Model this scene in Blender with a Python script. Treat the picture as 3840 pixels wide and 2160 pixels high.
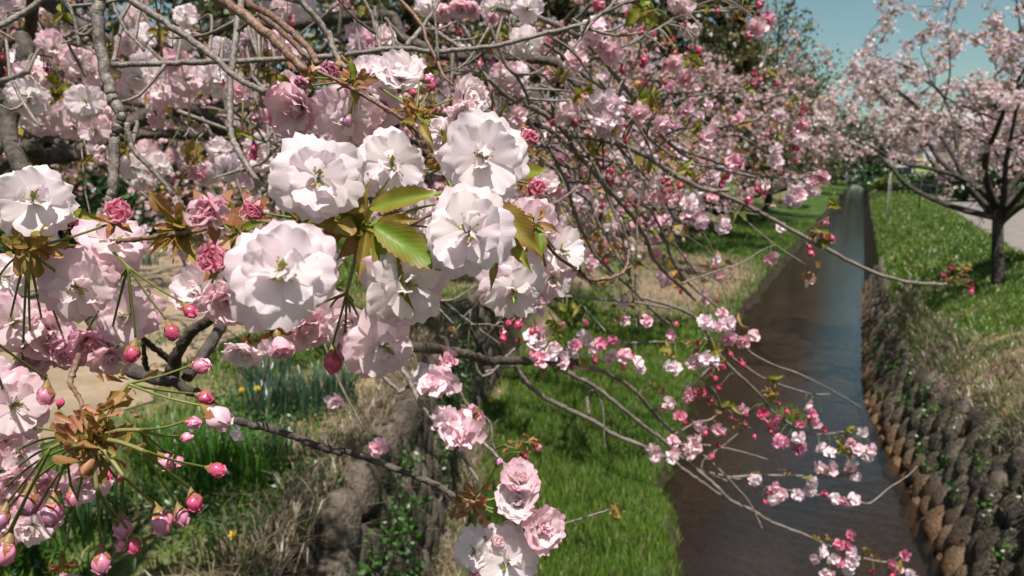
import bpy, math, random
import numpy as np
from mathutils import Vector, Matrix, Quaternion

for o in list(bpy.data.objects):
    bpy.data.objects.remove(o)
SC = bpy.context.scene
COL = SC.collection
rnd = random.Random(7)
RG = np.random.default_rng(11)

# ------------------------------------------------------------------ camera, sky, sun, exposure
FPX = 2794.0                                  # focal length in photo pixels (3840 wide)
YAW, PITCH, EYE = math.radians(25.0), math.radians(8.95), 1.65
CF = Vector((-math.sin(YAW)*math.cos(PITCH), math.cos(YAW)*math.cos(PITCH), -math.sin(PITCH)))
CR = Vector((math.cos(YAW), math.sin(YAW), 0))
CU = CR.cross(CF)
CAM = Vector((0, 0, EYE))
cd = bpy.data.cameras.new('camera'); cam = bpy.data.objects.new('camera', cd); COL.objects.link(cam)
cam.matrix_world = Matrix.Translation(CAM) @ Matrix((CR, CU, -CF)).transposed().to_4x4()
cd.sensor_width = 36; cd.lens = FPX/3840*36; cd.clip_start = 0.02; cd.clip_end = 3000
cd.dof.use_dof = True; cd.dof.focus_distance = 0.52; cd.dof.aperture_fstop = 13.0
SC.camera = cam

SUNV = (Vector((0, 0, 1.75)) + CR*0.12 - Vector((CF.x, CF.y, 0))*0.80).normalized()   # towards the sun
sl = bpy.data.lights.new('sun', 'SUN'); sun = bpy.data.objects.new('sun', sl); COL.objects.link(sun)
sl.energy = 5.0; sl.angle = math.radians(0.53); sl.color = (1.0, 0.97, 0.925)
sun.rotation_euler = SUNV.to_track_quat('Z', 'Y').to_euler()
W = bpy.data.worlds.new('World'); SC.world = W; W.use_nodes = True
wn, wl = W.node_tree.nodes, W.node_tree.links
sky = wn.new('ShaderNodeTexSky'); sky.sky_type = 'NISHITA'; sky.sun_disc = False
sky.sun_elevation = math.asin(SUNV.z); sky.sun_rotation = math.atan2(SUNV.x, SUNV.y)
sky.dust_density = 1.2; sky.ozone_density = 1.5
mx = wn.new('ShaderNodeMix'); mx.data_type = 'RGBA'; mx.blend_type = 'MULTIPLY'; mx.inputs[0].default_value = 1
mx.inputs[7].default_value = (0.90, 1.0, 0.82, 1)
wl.new(sky.outputs[0], mx.inputs[6]); wl.new(mx.outputs[2], wn['Background'].inputs[0])
wn['Background'].inputs[1].default_value = 0.075
SC.view_settings.view_transform = 'Standard'; SC.view_settings.look = 'None'
SC.view_settings.exposure = 0.56; SC.view_settings.gamma = 1.0
SC.render.engine = 'CYCLES'
SC.cycles.use_denoising = True
SC.cycles.max_bounces = 8; SC.cycles.transparent_max_bounces = 8
SC.cycles.transmission_bounces = 6; SC.cycles.diffuse_bounces = 3; SC.cycles.caustics_reflective = False

# ------------------------------------------------------------------ pixels to points
def ray(px, py):
    return CF + CR*((px-1920)/FPX) + CU*((1080-py)/FPX)
def P(px, py, d):
    return CAM + ray(px, py)*d
def G(px, py, z):
    r = ray(px, py); return CAM + r*((z-EYE)/r.z)
def proj(p):
    v = Vector(p)-CAM; z = v.dot(CF)
    return 1920+FPX*v.dot(CR)/z, 1080-FPX*v.dot(CU)/z, z
CROPS = {'a': (0, 0, 2.0125), 'b': (1280, 0, 2.0125), 'c': (2560, 0, 2.0125), 'd': (0, 720, 2.0125),
         'e': (1280, 720, 2.0125), 'f': (2560, 720, 2.0125), 'g': (0, 1440, 2.0125), 'r': (2560, 1440, 2.0125),
         'm': (1300, 1300, 1.685), 'k': (1900, 300, 2.1467), 't': (2200, 0, 2.576), 'n': (900, 400, 1.9815),
         's': (0, 0, 1.0), 'v': (0, 0, 0.67083)}
def cpx(c, x, y):
    ox, oy, s = CROPS[c]; return ox+x/s, oy+y/s

# ------------------------------------------------------------------ noise in numpy
def hash2(i, j, seed=0):
    h = (i.astype(np.int64)*374761393 + j.astype(np.int64)*668265263 + seed*974634777) & 0xffffffff
    h = ((h ^ (h >> 13))*1274126177) & 0xffffffff
    return ((h ^ (h >> 16)) & 0xffff)/65535.0
def vnoise(x, y, seed=0):
    xi, yi = np.floor(x), np.floor(y); fx, fy = x-xi, y-yi
    fx = fx*fx*(3-2*fx); fy = fy*fy*(3-2*fy)
    a, b = hash2(xi, yi, seed), hash2(xi+1, yi, seed); c, d = hash2(xi, yi+1, seed), hash2(xi+1, yi+1, seed)
    return (a*(1-fx)+b*fx)*(1-fy)+(c*(1-fx)+d*fx)*fy
def fbm(x, y, seed=0, o=4):
    s = 0; a = .5
    for k in range(o):
        s = s+a*vnoise(x*2**k, y*2**k, seed+k); a *= .5
    return s

# ------------------------------------------------------------------ mesh helpers
def mesh_np(name, V, F, mats, attr=None, col=None, smooth=True, fmat=None):
    """V (n,3), F (m,k) uniform polygons; attr: dict of per-vertex floats; col: per-vertex rgb"""
    V = np.asarray(V, np.float32); F = np.asarray(F, np.int32)
    me = bpy.data.meshes.new(name)
    me.vertices.add(len(V)); me.vertices.foreach_set('co', V.ravel())
    k = F.shape[1]
    me.loops.add(F.size); me.loops.foreach_set('vertex_index', F.ravel())
    me.polygons.add(len(F)); me.polygons.foreach_set('loop_start', np.arange(0, F.size, k, dtype=np.int32))
    me.polygons.foreach_set('loop_total', np.full(len(F), k, np.int32))
    if fmat is not None: me.polygons.foreach_set('material_index', np.asarray(fmat, np.int32))
    me.polygons.foreach_set('use_smooth', np.full(len(F), smooth, bool))
    for m in mats if isinstance(mats, (list, tuple)) else [mats]: me.materials.append(m)
    if attr:
        for n, a in attr.items():
            at = me.attributes.new(n, 'FLOAT', 'POINT'); at.data.foreach_set('value', np.asarray(a, np.float32))
    if col is not None:
        at = me.attributes.new('Col', 'FLOAT_COLOR', 'POINT')
        c4 = np.ones((len(V), 4), np.float32); c4[:, :3] = col; at.data.foreach_set('color', c4.ravel())
    me.update(calc_edges=True)
    return me
def thing(name, label, cat, loc=(0, 0, 0), group=None, kind=None):
    o = bpy.data.objects.new(name, None); COL.objects.link(o); o.location = loc; o.empty_display_size = .1
    o['label'] = label; o['category'] = cat
    if group: o['group'] = group
    if kind: o['kind'] = kind
    return o
def tag(o, label=None, cat=None, group=None, kind=None):
    for k, v in (('label', label), ('category', cat), ('group', group), ('kind', kind)):
        if v: o[k] = v
    return o
def obj(name, me, parent=None, kind=None, world=True):
    """mesh object; vertices given in world space unless world=False"""
    o = bpy.data.objects.new(name, me); COL.objects.link(o)
    if parent is not None:
        o.parent = parent
        if world: o.location = -base_of(parent)
    if kind: o['kind'] = kind
    return o
def base_of(o):
    v = Vector((0, 0, 0))
    while o is not None: v += o.location; o = o.parent
    return v
class MB:
    """collects triangles/quads as tris"""
    def __init__(s): s.V = []; s.F = []; s.C = []; s.n = 0
    def add(s, V, F, c=None):
        V = np.asarray(V, float); F = np.asarray(F, int)
        if F.shape[1] == 4: F = np.vstack([F[:, [0, 1, 2]], F[:, [0, 2, 3]]])
        s.V.append(V); s.F.append(F+s.n); s.n += len(V)
        s.C.append(np.tile(np.array(c if c is not None else (1, 1, 1), float), (len(V), 1)) if c is None or np.ndim(c) == 1 else c)
    def mesh(s, name, mat, smooth=True):
        return mesh_np(name, np.vstack(s.V), np.vstack(s.F), mat, col=np.vstack(s.C), smooth=smooth)
def box(c, s, rot=0.0):
    x, y, z = s[0]/2, s[1]/2, s[2]/2
    V = np.array([(i, j, k) for k in (-z, z) for j in (-y, y) for i in (-x, x)], float)
    ca, sa = math.cos(rot), math.sin(rot)
    V[:, :2] = V[:, :2] @ np.array([[ca, sa], [-sa, ca]])
    return V+np.array(c), np.array([(0, 2, 3, 1), (4, 5, 7, 6), (0, 1, 5, 4), (2, 6, 7, 3), (0, 4, 6, 2), (1, 3, 7, 5)])
def smooth_path(pts, rad, step=None, sub=5):
    """Catmull-Rom through the points"""
    n = len(pts); out = []; rr = []
    for i in range(n-1):
        p0, p1, p2, p3 = pts[max(i-1, 0)], pts[i], pts[i+1], pts[min(i+2, n-1)]
        for k in range(sub):
            t = k/sub
            out.append(0.5*((2*p1)+(p2-p0)*t+(2*p0-5*p1+4*p2-p3)*t*t+(3*p1-p0-3*p2+p3)*t**3))
            rr.append(rad[i]*(1-t)+rad[i+1]*t)
    out.append(pts[-1]); rr.append(rad[-1])
    return out, rr
def tube(pts, rad, sides=6, knob=0.0, rs=None):
    """arrays of a tapered tube along pts"""
    P_ = np.array([tuple(p) for p in pts]); n = len(P_)
    T = np.gradient(P_, axis=0); T /= np.maximum(np.linalg.norm(T, axis=1, keepdims=True), 1e-9)
    up = np.array((0.31, 0.17, 0.93)); N = np.cross(T, up); N /= np.maximum(np.linalg.norm(N, axis=1, keepdims=True), 1e-9)
    B = np.cross(T, N); R = np.array(rad, float)
    if knob and rs is not None:
        R = R*(1+knob*(rs.random(n)-.35)*(rs.random(n) > .45))
    a = np.arange(sides)*2*math.pi/sides
    ring = (N[:, None, :]*np.cos(a)[None, :, None]+B[:, None, :]*np.sin(a)[None, :, None])*R[:, None, None]
    if knob and rs is not None: ring = ring*(1+knob*.5*(rs.random((n, sides, 1))-.5))
    V = (P_[:, None, :]+ring).reshape(-1, 3)
    F = []
    for i in range(n-1):
        for j in range(sides):
            F.append((i*sides+j, i*sides+(j+1) % sides, (i+1)*sides+(j+1) % sides, (i+1)*sides+j))
    V = np.vstack([V, P_[:1]-T[:1]*R[0]*.3, P_[-1:]+T[-1:]*R[-1]*.6]); c0, c1 = len(V)-2, len(V)-1
    for j in range(sides):
        F.append((c0, (j+1) % sides, j, j)); F.append((c1, (n-1)*sides+j, (n-1)*sides+(j+1) % sides, (n-1)*sides+(j+1) % sides))
    T3 = []
    for q in F:
        T3.append(q[:3])
        if q[2] != q[3]: T3.append((q[0], q[2], q[3]))
    return V, np.array(T3)

# ------------------------------------------------------------------ materials
def mat(name):
    m = bpy.data.materials.new(name); m.use_nodes = True
    nt = m.node_tree; nt.nodes.clear()
    out = nt.nodes.new('ShaderNodeOutputMaterial')
    return m, nt, out
def N(nt, t, **kw):
    n = nt.nodes.new(t)
    for k, v in kw.items(): setattr(n, k, v)
    return n
def ramp(nt, stops):
    r = N(nt, 'ShaderNodeValToRGB'); e = r.color_ramp.elements
    while len(e) > 1: e.remove(e[-1])
    e[0].position = stops[0][0]; e[0].color = (*stops[0][1], 1)
    for p, c in stops[1:]:
        k = e.new(p); k.color = (*c, 1)
    return r
def mixc(nt, mode='MIX', fac=None):
    m = N(nt, 'ShaderNodeMix'); m.data_type = 'RGBA'; m.blend_type = mode
    if fac is not None: m.inputs[0].default_value = fac
    return m
def leafy(name, color_fn, trans=0.4, gloss=0.06, rough=0.4, bump=None):
    """thin tissue: diffuse + translucent + a little gloss"""
    m, nt, out = mat(name); L = nt.links
    c = color_fn(nt)
    d = N(nt, 'ShaderNodeBsdfDiffuse'); t = N(nt, 'ShaderNodeBsdfTranslucent'); g = N(nt, 'ShaderNodeBsdfGlossy'); g.inputs['Roughness'].default_value = rough
    m1 = N(nt, 'ShaderNodeMixShader'); m1.inputs[0].default_value = trans
    m2 = N(nt, 'ShaderNodeMixShader'); m2.inputs[0].default_value = gloss
    L.new(c, d.inputs[0]); L.new(c, t.inputs[0])
    L.new(d.outputs[0], m1.inputs[1]); L.new(t.outputs[0], m1.inputs[2])
    L.new(m1.outputs[0], m2.inputs[1]); L.new(g.outputs[0], m2.inputs[2]); L.new(m2.outputs[0], out.inputs[0])
    if bump:
        b = bump(nt)
        for s in (d, t, g): L.new(b, s.inputs['Normal'])
    return m
def petal_color(nt):
    L = nt.links
    oi = N(nt, 'ShaderNodeObjectInfo'); at = N(nt, 'ShaderNodeAttribute', attribute_name='along')
    r = ramp(nt, [(0.0, (0.0, 0, 0)), (0.3, (0.12, 0.12, 0.12)), (0.72, (0.42, .42, .42)), (1, (1, 1, 1))]); L.new(at.outputs['Fac'], r.inputs[0])
    tc = N(nt, 'ShaderNodeTexCoord'); nz = N(nt, 'ShaderNodeTexNoise'); nz.inputs['Scale'].default_value = 160
    L.new(tc.outputs['Object'], nz.inputs['Vector'])
    mu = N(nt, 'ShaderNodeMath', operation='MULTIPLY_ADD'); mu.inputs[1].default_value = .5; mu.inputs[2].default_value = -.25; L.new(nz.outputs[0], mu.inputs[0])
    ad = N(nt, 'ShaderNodeMath', operation='ADD'); ad.use_clamp = True; L.new(r.outputs[0], ad.inputs[0]); L.new(mu.outputs[0], ad.inputs[1])
    base = mixc(nt, 'MIX', .42); base.inputs[6].default_value = (.95, .915, .905, 1); L.new(oi.outputs['Color'], base.inputs[7])
    m = mixc(nt); L.new(ad.outputs[0], m.inputs[0]); L.new(base.outputs[2], m.inputs[6]); L.new(oi.outputs['Color'], m.inputs[7])
    return m.outputs[2]
def veins(nt):
    L = nt.links
    at = N(nt, 'ShaderNodeAttribute', attribute_name='across'); al = N(nt, 'ShaderNodeAttribute', attribute_name='along')
    cb = N(nt, 'ShaderNodeCombineXYZ'); L.new(at.outputs['Fac'], cb.inputs[0]); L.new(al.outputs['Fac'], cb.inputs[1])
    mp = N(nt, 'ShaderNodeMapping'); mp.inputs['Scale'].default_value = (9, .8, 1); L.new(cb.outputs[0], mp.inputs[0])
    nz = N(nt, 'ShaderNodeTexNoise'); nz.inputs['Scale'].default_value = 2.2; nz.inputs['Detail'].default_value = 3; L.new(mp.outputs[0], nz.inputs['Vector'])
    b = N(nt, 'ShaderNodeBump'); b.inputs['Strength'].default_value = .16; b.inputs['Distance'].default_value = .002; L.new(nz.outputs[0], b.inputs['Height'])
    return b.outputs[0]
M_PETAL = leafy('petal', petal_color, .58, .02, .5, veins)
def attr_color(nt):
    a = N(nt, 'ShaderNodeAttribute', attribute_name='Col'); return a.outputs['Color']
def attr_obj_color(nt):
    a = N(nt, 'ShaderNodeAttribute', attribute_name='Col'); oi = N(nt, 'ShaderNodeObjectInfo')
    m = mixc(nt, 'MULTIPLY', 1); nt.links.new(a.outputs['Color'], m.inputs[6]); nt.links.new(oi.outputs['Color'], m.inputs[7]); return m.outputs[2]
M_BLOSSOM = leafy('blossom_tissue', attr_color, .38, .03)
M_BLOSSOM_OBJ = leafy('blossom_tissue_tinted', attr_obj_color, .38, .03)
M_BUD = leafy('bud_petal', attr_obj_color, .22, .07, .35)
M_GREEN = leafy('stalk_green', attr_obj_color, .2, .03, .45)
M_BLADE = leafy('grass_blade', attr_color, .35, .04)
M_FOLIAGE = leafy('foliage', attr_color, .3, .05)
def leaf_color(nt):
    L = nt.links
    oi = N(nt, 'ShaderNodeObjectInfo'); al = N(nt, 'ShaderNodeAttribute', attribute_name='along'); ac = N(nt, 'ShaderNodeAttribute', attribute_name='across')
    ab = N(nt, 'ShaderNodeMath', operation='ABSOLUTE'); L.new(ac.outputs['Fac'], ab.inputs[0])
    # side veins run forward from the midrib
    ma = N(nt, 'ShaderNodeMath', operation='MULTIPLY_ADD'); ma.inputs[1].default_value = -.30; L.new(ab.outputs[0], ma.inputs[0]); L.new(al.outputs['Fac'], ma.inputs[2])
    mm = N(nt, 'ShaderNodeMath', operation='MULTIPLY'); mm.inputs[1].default_value = 75; L.new(ma.outputs[0], mm.inputs[0])
    sn = N(nt, 'ShaderNodeMath', operation='SINE'); L.new(mm.outputs[0], sn.inputs[0])
    pw = N(nt, 'ShaderNodeMath', operation='GREATER_THAN'); pw.inputs[1].default_value = .86; L.new(sn.outputs[0], pw.inputs[0])
    mid = N(nt, 'ShaderNodeMath', operation='LESS_THAN'); mid.inputs[1].default_value = .07; L.new(ab.outputs[0], mid.inputs[0])
    v = N(nt, 'ShaderNodeMath', operation='MAXIMUM'); L.new(pw.outputs[0], v.inputs[0]); L.new(mid.outputs[0], v.inputs[1])
    vs = N(nt, 'ShaderNodeMath', operation='MULTIPLY'); vs.inputs[1].default_value = .15; L.new(v.outputs[0], vs.inputs[0])
    # bronze edge, greener middle
    m = mixc(nt); r = ramp(nt, [(0.25, (0, 0, 0)), (.95, (1, 1, 1))]); L.new(ab.outputs[0], r.inputs[0]); L.new(r.outputs[0], m.inputs[0])
    L.new(oi.outputs['Color'], m.inputs[6])
    br = mixc(nt, 'MIX', .62); L.new(oi.outputs['Color'], br.inputs[6]); br.inputs[7].default_value = (.30, .12, .03, 1); L.new(br.outputs[2], m.inputs[7])
    f = mixc(nt); L.new(vs.outputs[0], f.inputs[0]); L.new(m.outputs[2], f.inputs[6]); f.inputs[7].default_value = (.42, .46, .13, 1)
    return f.outputs[2]
def leaf_bump(nt):
    L = nt.links
    al = N(nt, 'ShaderNodeAttribute', attribute_name='along'); ac = N(nt, 'ShaderNodeAttribute', attribute_name='across')
    ab = N(nt, 'ShaderNodeMath', operation='ABSOLUTE'); L.new(ac.outputs['Fac'], ab.inputs[0])
    ma = N(nt, 'ShaderNodeMath', operation='MULTIPLY_ADD'); ma.inputs[1].default_value = -.30; L.new(ab.outputs[0], ma.inputs[0]); L.new(al.outputs['Fac'], ma.inputs[2])
    mm = N(nt, 'ShaderNodeMath', operation='MULTIPLY'); mm.inputs[1].default_value = 75; L.new(ma.outputs[0], mm.inputs[0])
    sn = N(nt, 'ShaderNodeMath', operation='SINE'); L.new(mm.outputs[0], sn.inputs[0])
    b = N(nt, 'ShaderNodeBump'); b.inputs['Strength'].default_value = .05; b.inputs['Distance'].default_value = .001; b.invert = True
    L.new(sn.outputs[0], b.inputs['Height']); return b.outputs[0]
M_LEAF = leafy('young_leaf', leaf_color, .45, .02, .45, leaf_bump)
def simple(name, color_fn, rough=.8, bump=None, spec=.3):
    m, nt, out = mat(name); b = N(nt, 'ShaderNodeBsdfPrincipled'); nt.links.new(b.outputs[0], out.inputs[0])
    b.inputs['Roughness'].default_value = rough; b.inputs['Specular IOR Level'].default_value = spec
    c = color_fn(nt) if callable(color_fn) else None
    if c is not None: nt.links.new(c, b.inputs['Base Color'])
    else: b.inputs['Base Color'].default_value = (*color_fn, 1)
    if bump: nt.links.new(bump(nt), b.inputs['Normal'])
    return m
def noise_color(stops, scale, detail=6, coord='Object', stretch=None, rough=.6):
    def fn(nt):
        tc = N(nt, 'ShaderNodeTexCoord'); nz = N(nt, 'ShaderNodeTexNoise'); nz.inputs['Scale'].default_value = scale; nz.inputs['Detail'].default_value = detail; nz.inputs['Roughness'].default_value = rough
        src = tc.outputs[coord]
        if stretch:
            mp = N(nt, 'ShaderNodeMapping'); mp.inputs['Scale'].default_value = stretch; nt.links.new(src, mp.inputs[0]); src = mp.outputs[0]
        nt.links.new(src, nz.inputs['Vector']); r = ramp(nt, stops); nt.links.new(nz.outputs[0], r.inputs[0]); return r.outputs[0]
    return fn
def noise_bump(scale, strength, dist, detail=6):
    def fn(nt):
        tc = N(nt, 'ShaderNodeTexCoord'); nz = N(nt, 'ShaderNodeTexNoise'); nz.inputs['Scale'].default_value = scale; nz.inputs['Detail'].default_value = detail
        nt.links.new(tc.outputs['Object'], nz.inputs['Vector'])
        b = N(nt, 'ShaderNodeBump'); b.inputs['Strength'].default_value = strength; b.inputs['Distance'].default_value = dist
        nt.links.new(nz.outputs[0], b.inputs['Height']); return b.outputs[0]
    return fn
def bark_fn(stops, scale):
    def fn(nt):
        L = nt.links
        tc = N(nt, 'ShaderNodeTexCoord'); nz = N(nt, 'ShaderNodeTexNoise'); nz.inputs['Scale'].default_value = scale; nz.inputs['Detail'].default_value = 8; nz.inputs['Roughness'].default_value = .7
        L.new(tc.outputs['Object'], nz.inputs['Vector'])
        r = ramp(nt, stops); L.new(nz.outputs[0], r.inputs[0])
        n2 = N(nt, 'ShaderNodeTexNoise'); n2.inputs['Scale'].default_value = scale*.12; n2.inputs['Detail'].default_value = 3; L.new(tc.outputs['Object'], n2.inputs['Vector'])
        r2 = ramp(nt, [(.35, (.75, .72, .70)), (.65, (1.15, 1.12, 1.1))]); L.new(n2.outputs[0], r2.inputs[0])
        m = mixc(nt, 'MULTIPLY', 1); L.new(r.outputs[0], m.inputs[6]); L.new(r2.outputs[0], m.inputs[7])
        return m.outputs[2]
    return fn
M_TWIG = simple('twig_bark', bark_fn([(.3, (.075, .06, .05)), (.5, (.165, .135, .115)), (.62, (.26, .225, .195)), (.75, (.38, .34, .30))], 260), .55, noise_bump(420, .7, .0015), .4)
M_REDTWIG = simple('young_twig_bark', bark_fn([(.3, (.07, .032, .022)), (.5, (.16, .085, .058)), (.65, (.26, .17, .12)), (.78, (.36, .28, .22))], 260), .5, noise_bump(420, .7, .0015), .4)
M_LIMB = simple('limb_bark', bark_fn([(.3, (.025, .019, .016)), (.5, (.07, .055, .046)), (.66, (.13, .11, .092)), (.8, (.2, .18, .15))], 60), .75, noise_bump(70, .9, .008), .3)
M_BARKF = simple('trunk_bark', bark_fn([(.3, (.022, .018, .016)), (.5, (.055, .045, .04)), (.68, (.11, .092, .078)), (.8, (.17, .15, .13))], 14), .85, noise_bump(22, 1, .03), .25)
def stone_col(nt):
    L = nt.links
    oi = N(nt, 'ShaderNodeObjectInfo'); tc = N(nt, 'ShaderNodeTexCoord'); geo = N(nt, 'ShaderNodeNewGeometry')
    nz = N(nt, 'ShaderNodeTexNoise'); nz.inputs['Scale'].default_value = 7; nz.inputs['Detail'].default_value = 10; nz.inputs['Roughness'].default_value = .78
    L.new(geo.outputs['Position'], nz.inputs['Vector'])
    r = ramp(nt, [(.32, (.035, .028, .021)), (.48, (.09, .072, .055)), (.62, (.155, .124, .094)), (.8, (.26, .22, .17))]); L.new(nz.outputs[0], r.inputs[0])
    hv = N(nt, 'ShaderNodeHueSaturation'); L.new(r.outputs[0], hv.inputs['Color'])
    v = N(nt, 'ShaderNodeMath', operation='MULTIPLY_ADD'); v.inputs[1].default_value = .75; v.inputs[2].default_value = .6; L.new(oi.outputs['Random'], v.inputs[0]); L.new(v.outputs[0], hv.inputs['Value'])
    # rusty stain of the wetted foot of the wall
    sp = N(nt, 'ShaderNodeSeparateXYZ'); L.new(geo.outputs['Position'], sp.inputs[0])
    ad = N(nt, 'ShaderNodeMath', operation='MULTIPLY_ADD'); ad.inputs[1].default_value = .35; L.new(nz.outputs[0], ad.inputs[0]); L.new(sp.outputs[2], ad.inputs[2])
    mr = N(nt, 'ShaderNodeMapRange'); mr.inputs[1].default_value = -1.15; mr.inputs[2].default_value = -1.42; L.new(ad.outputs[0], mr.inputs[0])
    m = mixc(nt); L.new(mr.outputs[0], m.inputs[0]); L.new(hv.outputs[0], m.inputs[6]); m.inputs[7].default_value = (.165, .098, .055, 1)
    return m.outputs[2]
M_STONE = simple('revetment_stone', lambda nt: stone_col(nt), .95, noise_bump(14, .9, .03, 10), .1)
def ground_col(nt):
    L = nt.links
    a = N(nt, 'ShaderNodeAttribute', attribute_name='Col'); tc = N(nt, 'ShaderNodeTexCoord')
    nz = N(nt, 'ShaderNodeTexNoise'); nz.inputs['Scale'].default_value = 14; nz.inputs['Detail'].default_value = 8; nz.inputs['Roughness'].default_value = .75
    L.new(tc.outputs['Object'], nz.inputs['Vector'])
    r = ramp(nt, [(.3, (.5, .5, .5)), (.5, (.95, .95, .95)), (.72, (1.5, 1.45, 1.35))]); L.new(nz.outputs[0], r.inputs[0])
    m = mixc(nt, 'MULTIPLY', 1); L.new(a.outputs['Color'], m.inputs[6]); L.new(r.outputs[0], m.inputs[7]); return m.outputs[2]
M_GROUND = simple('ground_soil', ground_col, .95, noise_bump(25, 1, .04), .1)
M_PATH = simple('path_gravel', noise_color([(.28, (.15, .105, .07)), (.5, (.25, .185, .125)), (.72, (.40, .30, .20))], 1.6, 12, rough=.85), .95, noise_bump(60, .6, .02), .1)
M_ASPH = simple('pavement', noise_color([(.3, (.15, .128, .112)), (.6, (.215, .185, .165))], 3, 8), .95, None, .1)
def mat_water():
    m, nt, out = mat('water'); L = nt.links
    tc = N(nt, 'ShaderNodeTexCoord')
    mp = N(nt, 'ShaderNodeMapping'); mp.inputs['Scale'].default_value = (.55, 1.25, 1); L.new(tc.outputs['Object'], mp.inputs[0])
    nz = N(nt, 'ShaderNodeTexNoise'); nz.inputs['Scale'].default_value = 7; nz.inputs['Detail'].default_value = 4; nz.inputs['Distortion'].default_value = .35; L.new(mp.outputs[0], nz.inputs['Vector'])
    b = N(nt, 'ShaderNodeBump'); b.inputs['Strength'].default_value = .2; b.inputs['Distance'].default_value = .05; L.new(nz.outputs[0], b.inputs['Height'])
    fr = N(nt, 'ShaderNodeFresnel'); fr.inputs[0].default_value = 1.75; L.new(b.outputs[0], fr.inputs['Normal'])
    g = N(nt, 'ShaderNodeBsdfGlossy'); g.inputs['Roughness'].default_value = .10; L.new(b.outputs[0], g.inputs['Normal'])
    t = N(nt, 'ShaderNodeBsdfTransparent'); t.inputs[0].default_value = (.62, .58, .52, 1)
    x = N(nt, 'ShaderNodeMixShader'); L.new(fr.outputs[0], x.inputs[0]); L.new(t.outputs[0], x.inputs[1]); L.new(g.outputs[0], x.inputs[2]); L.new(x.outputs[0], out.inputs[0])
    return m
M_WATER = mat_water()
def flat(name, c, rough=.7, spec=.3): return simple(name, c, rough, None, spec)

# ------------------------------------------------------------------ the ground: profile across the stream, row by row
def lerp_tab(tab):
    xs = [a for a, b in tab]; ys = [b for a, b in tab]
    return lambda y: np.interp(y, xs, ys)
XR = lerp_tab([(-5, 1.15), (4, 1.05), (7, .86), (8.5, .72), (10, .48), (11.8, .27), (14, .23), (400, .23)])       # right water line
XL0 = lerp_tab([(-5, -.9), (4, -1.02), (5.8, -1.25), (8.1, -1.8), (11, -2.1), (15, -2.33), (400, -2.35)])          # left water line
XL = lambda y: XL0(y)+np.where(np.asarray(y) < 20, 1.0, .4)*(.06*np.sin(2.3*np.asarray(y))+.045*np.sin(5.7*np.asarray(y)+1)+.025*np.sin(13*np.asarray(y)))
XW = lerp_tab([(-5, -.8), (0, -1.2), (2.2, -2.0), (4.5, -2.9), (8, -4.4), (12, -5.3), (20, -6.0), (40, -6.4), (400, -6.6)])  # left wall foot-line
ZWAT, ZBED, ZBERM = -1.7, -1.84, -1.45
ZTOP = lerp_tab([(-5, -.2), (5, -.35), (8, -.68), (12, -.85), (20, -.92), (400, -.9)])                               # top of the right revetment
RUN = lerp_tab([(-5, .8), (5, .68), (8, .5), (12, .42), (400, .4)])
ys = np.concatenate([np.arange(-3, 13, .11), np.arange(13, 30, .3), np.arange(30, 80, 1.5), np.geomspace(80, 900, 26)])
def section(y):
    xr, xl, xw, zt, rn = XR(y), XL(y), XW(y), ZTOP(y), RUN(y)
    w = min(1.0, max(.15, (24-y)/16)) if y > 8 else 1.0
    zb = ZBERM+(.22 if y > 14 else 0)*min(1, (y-14)/10)
    pts = [(-900, 6), (-300, 3), (-90, .6), (-40, .2)]
    for t in np.linspace(0, 1, 46)[1:]: pts.append((-40+(xw-.35+40)*(1-(1-t)**2.2), 0.0))
    wallw = .16 if y < 9 else .16+min(2.2, (y-9)*.25)
    for t in np.linspace(0, 1, 6): pts.append((xw-wallw*.5+wallw*t, 0+(zb+.15)*t))
    for t in np.linspace(0, 1, 34)[1:]: pts.append((xw+wallw*.5+(xl-.10-xw-wallw*.5)*t, zb+.15*(1-t)**2))
    pts += [(xl-.03, zb-.10), (xl+.02, ZWAT-.03), (xl+.15, ZBED)]
    for t in np.linspace(0, 1, 16)[1:]: pts.append((xl+.15+(xr-xl-.3)*t, ZBED-.05*math.sin(math.pi*t)))
    for t in np.linspace(0, 1, 7): pts.append((xr-.1+(rn+.1)*t, ZBED+(zt-ZBED)*t))
    for t in np.linspace(0, 1, 30)[1:]: pts.append((xr+rn+(3.0-xr-rn)*t, zt+(0-zt)*(1-(1-t)**2.0)))
    for t in np.linspace(0, 1, 20)[1:]: pts.append((3.0+27*t*t, 0.0))
    pts += [(60, .1), (150, .5), (300, 3), (900, 6)]
    return pts
rows = [section(float(y)) for y in ys]
GV = np.array([[(x, y, z) for x, z in r] for r, y in zip(rows, ys)])
nr, nc = GV.shape[:2]
gx, gy, gz = GV[..., 0], GV[..., 1], GV[..., 2]
edge = (np.abs(gx-XW(gy)[...]) < .4)
revm = (gx > XR(gy)-.15)&(gx < XR(gy)+RUN(gy)+.02)
gz = gz-.05*revm+(fbm(gx*1.1, gy*1.1, 3)-.5)*.14*(gz > -1.6)*~revm*(np.abs(gx) < 60)+(fbm(gx*5, gy*5, 5)-.5)*.05*(gz > -1.65)*~revm
GV[..., 2] = gz
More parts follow.
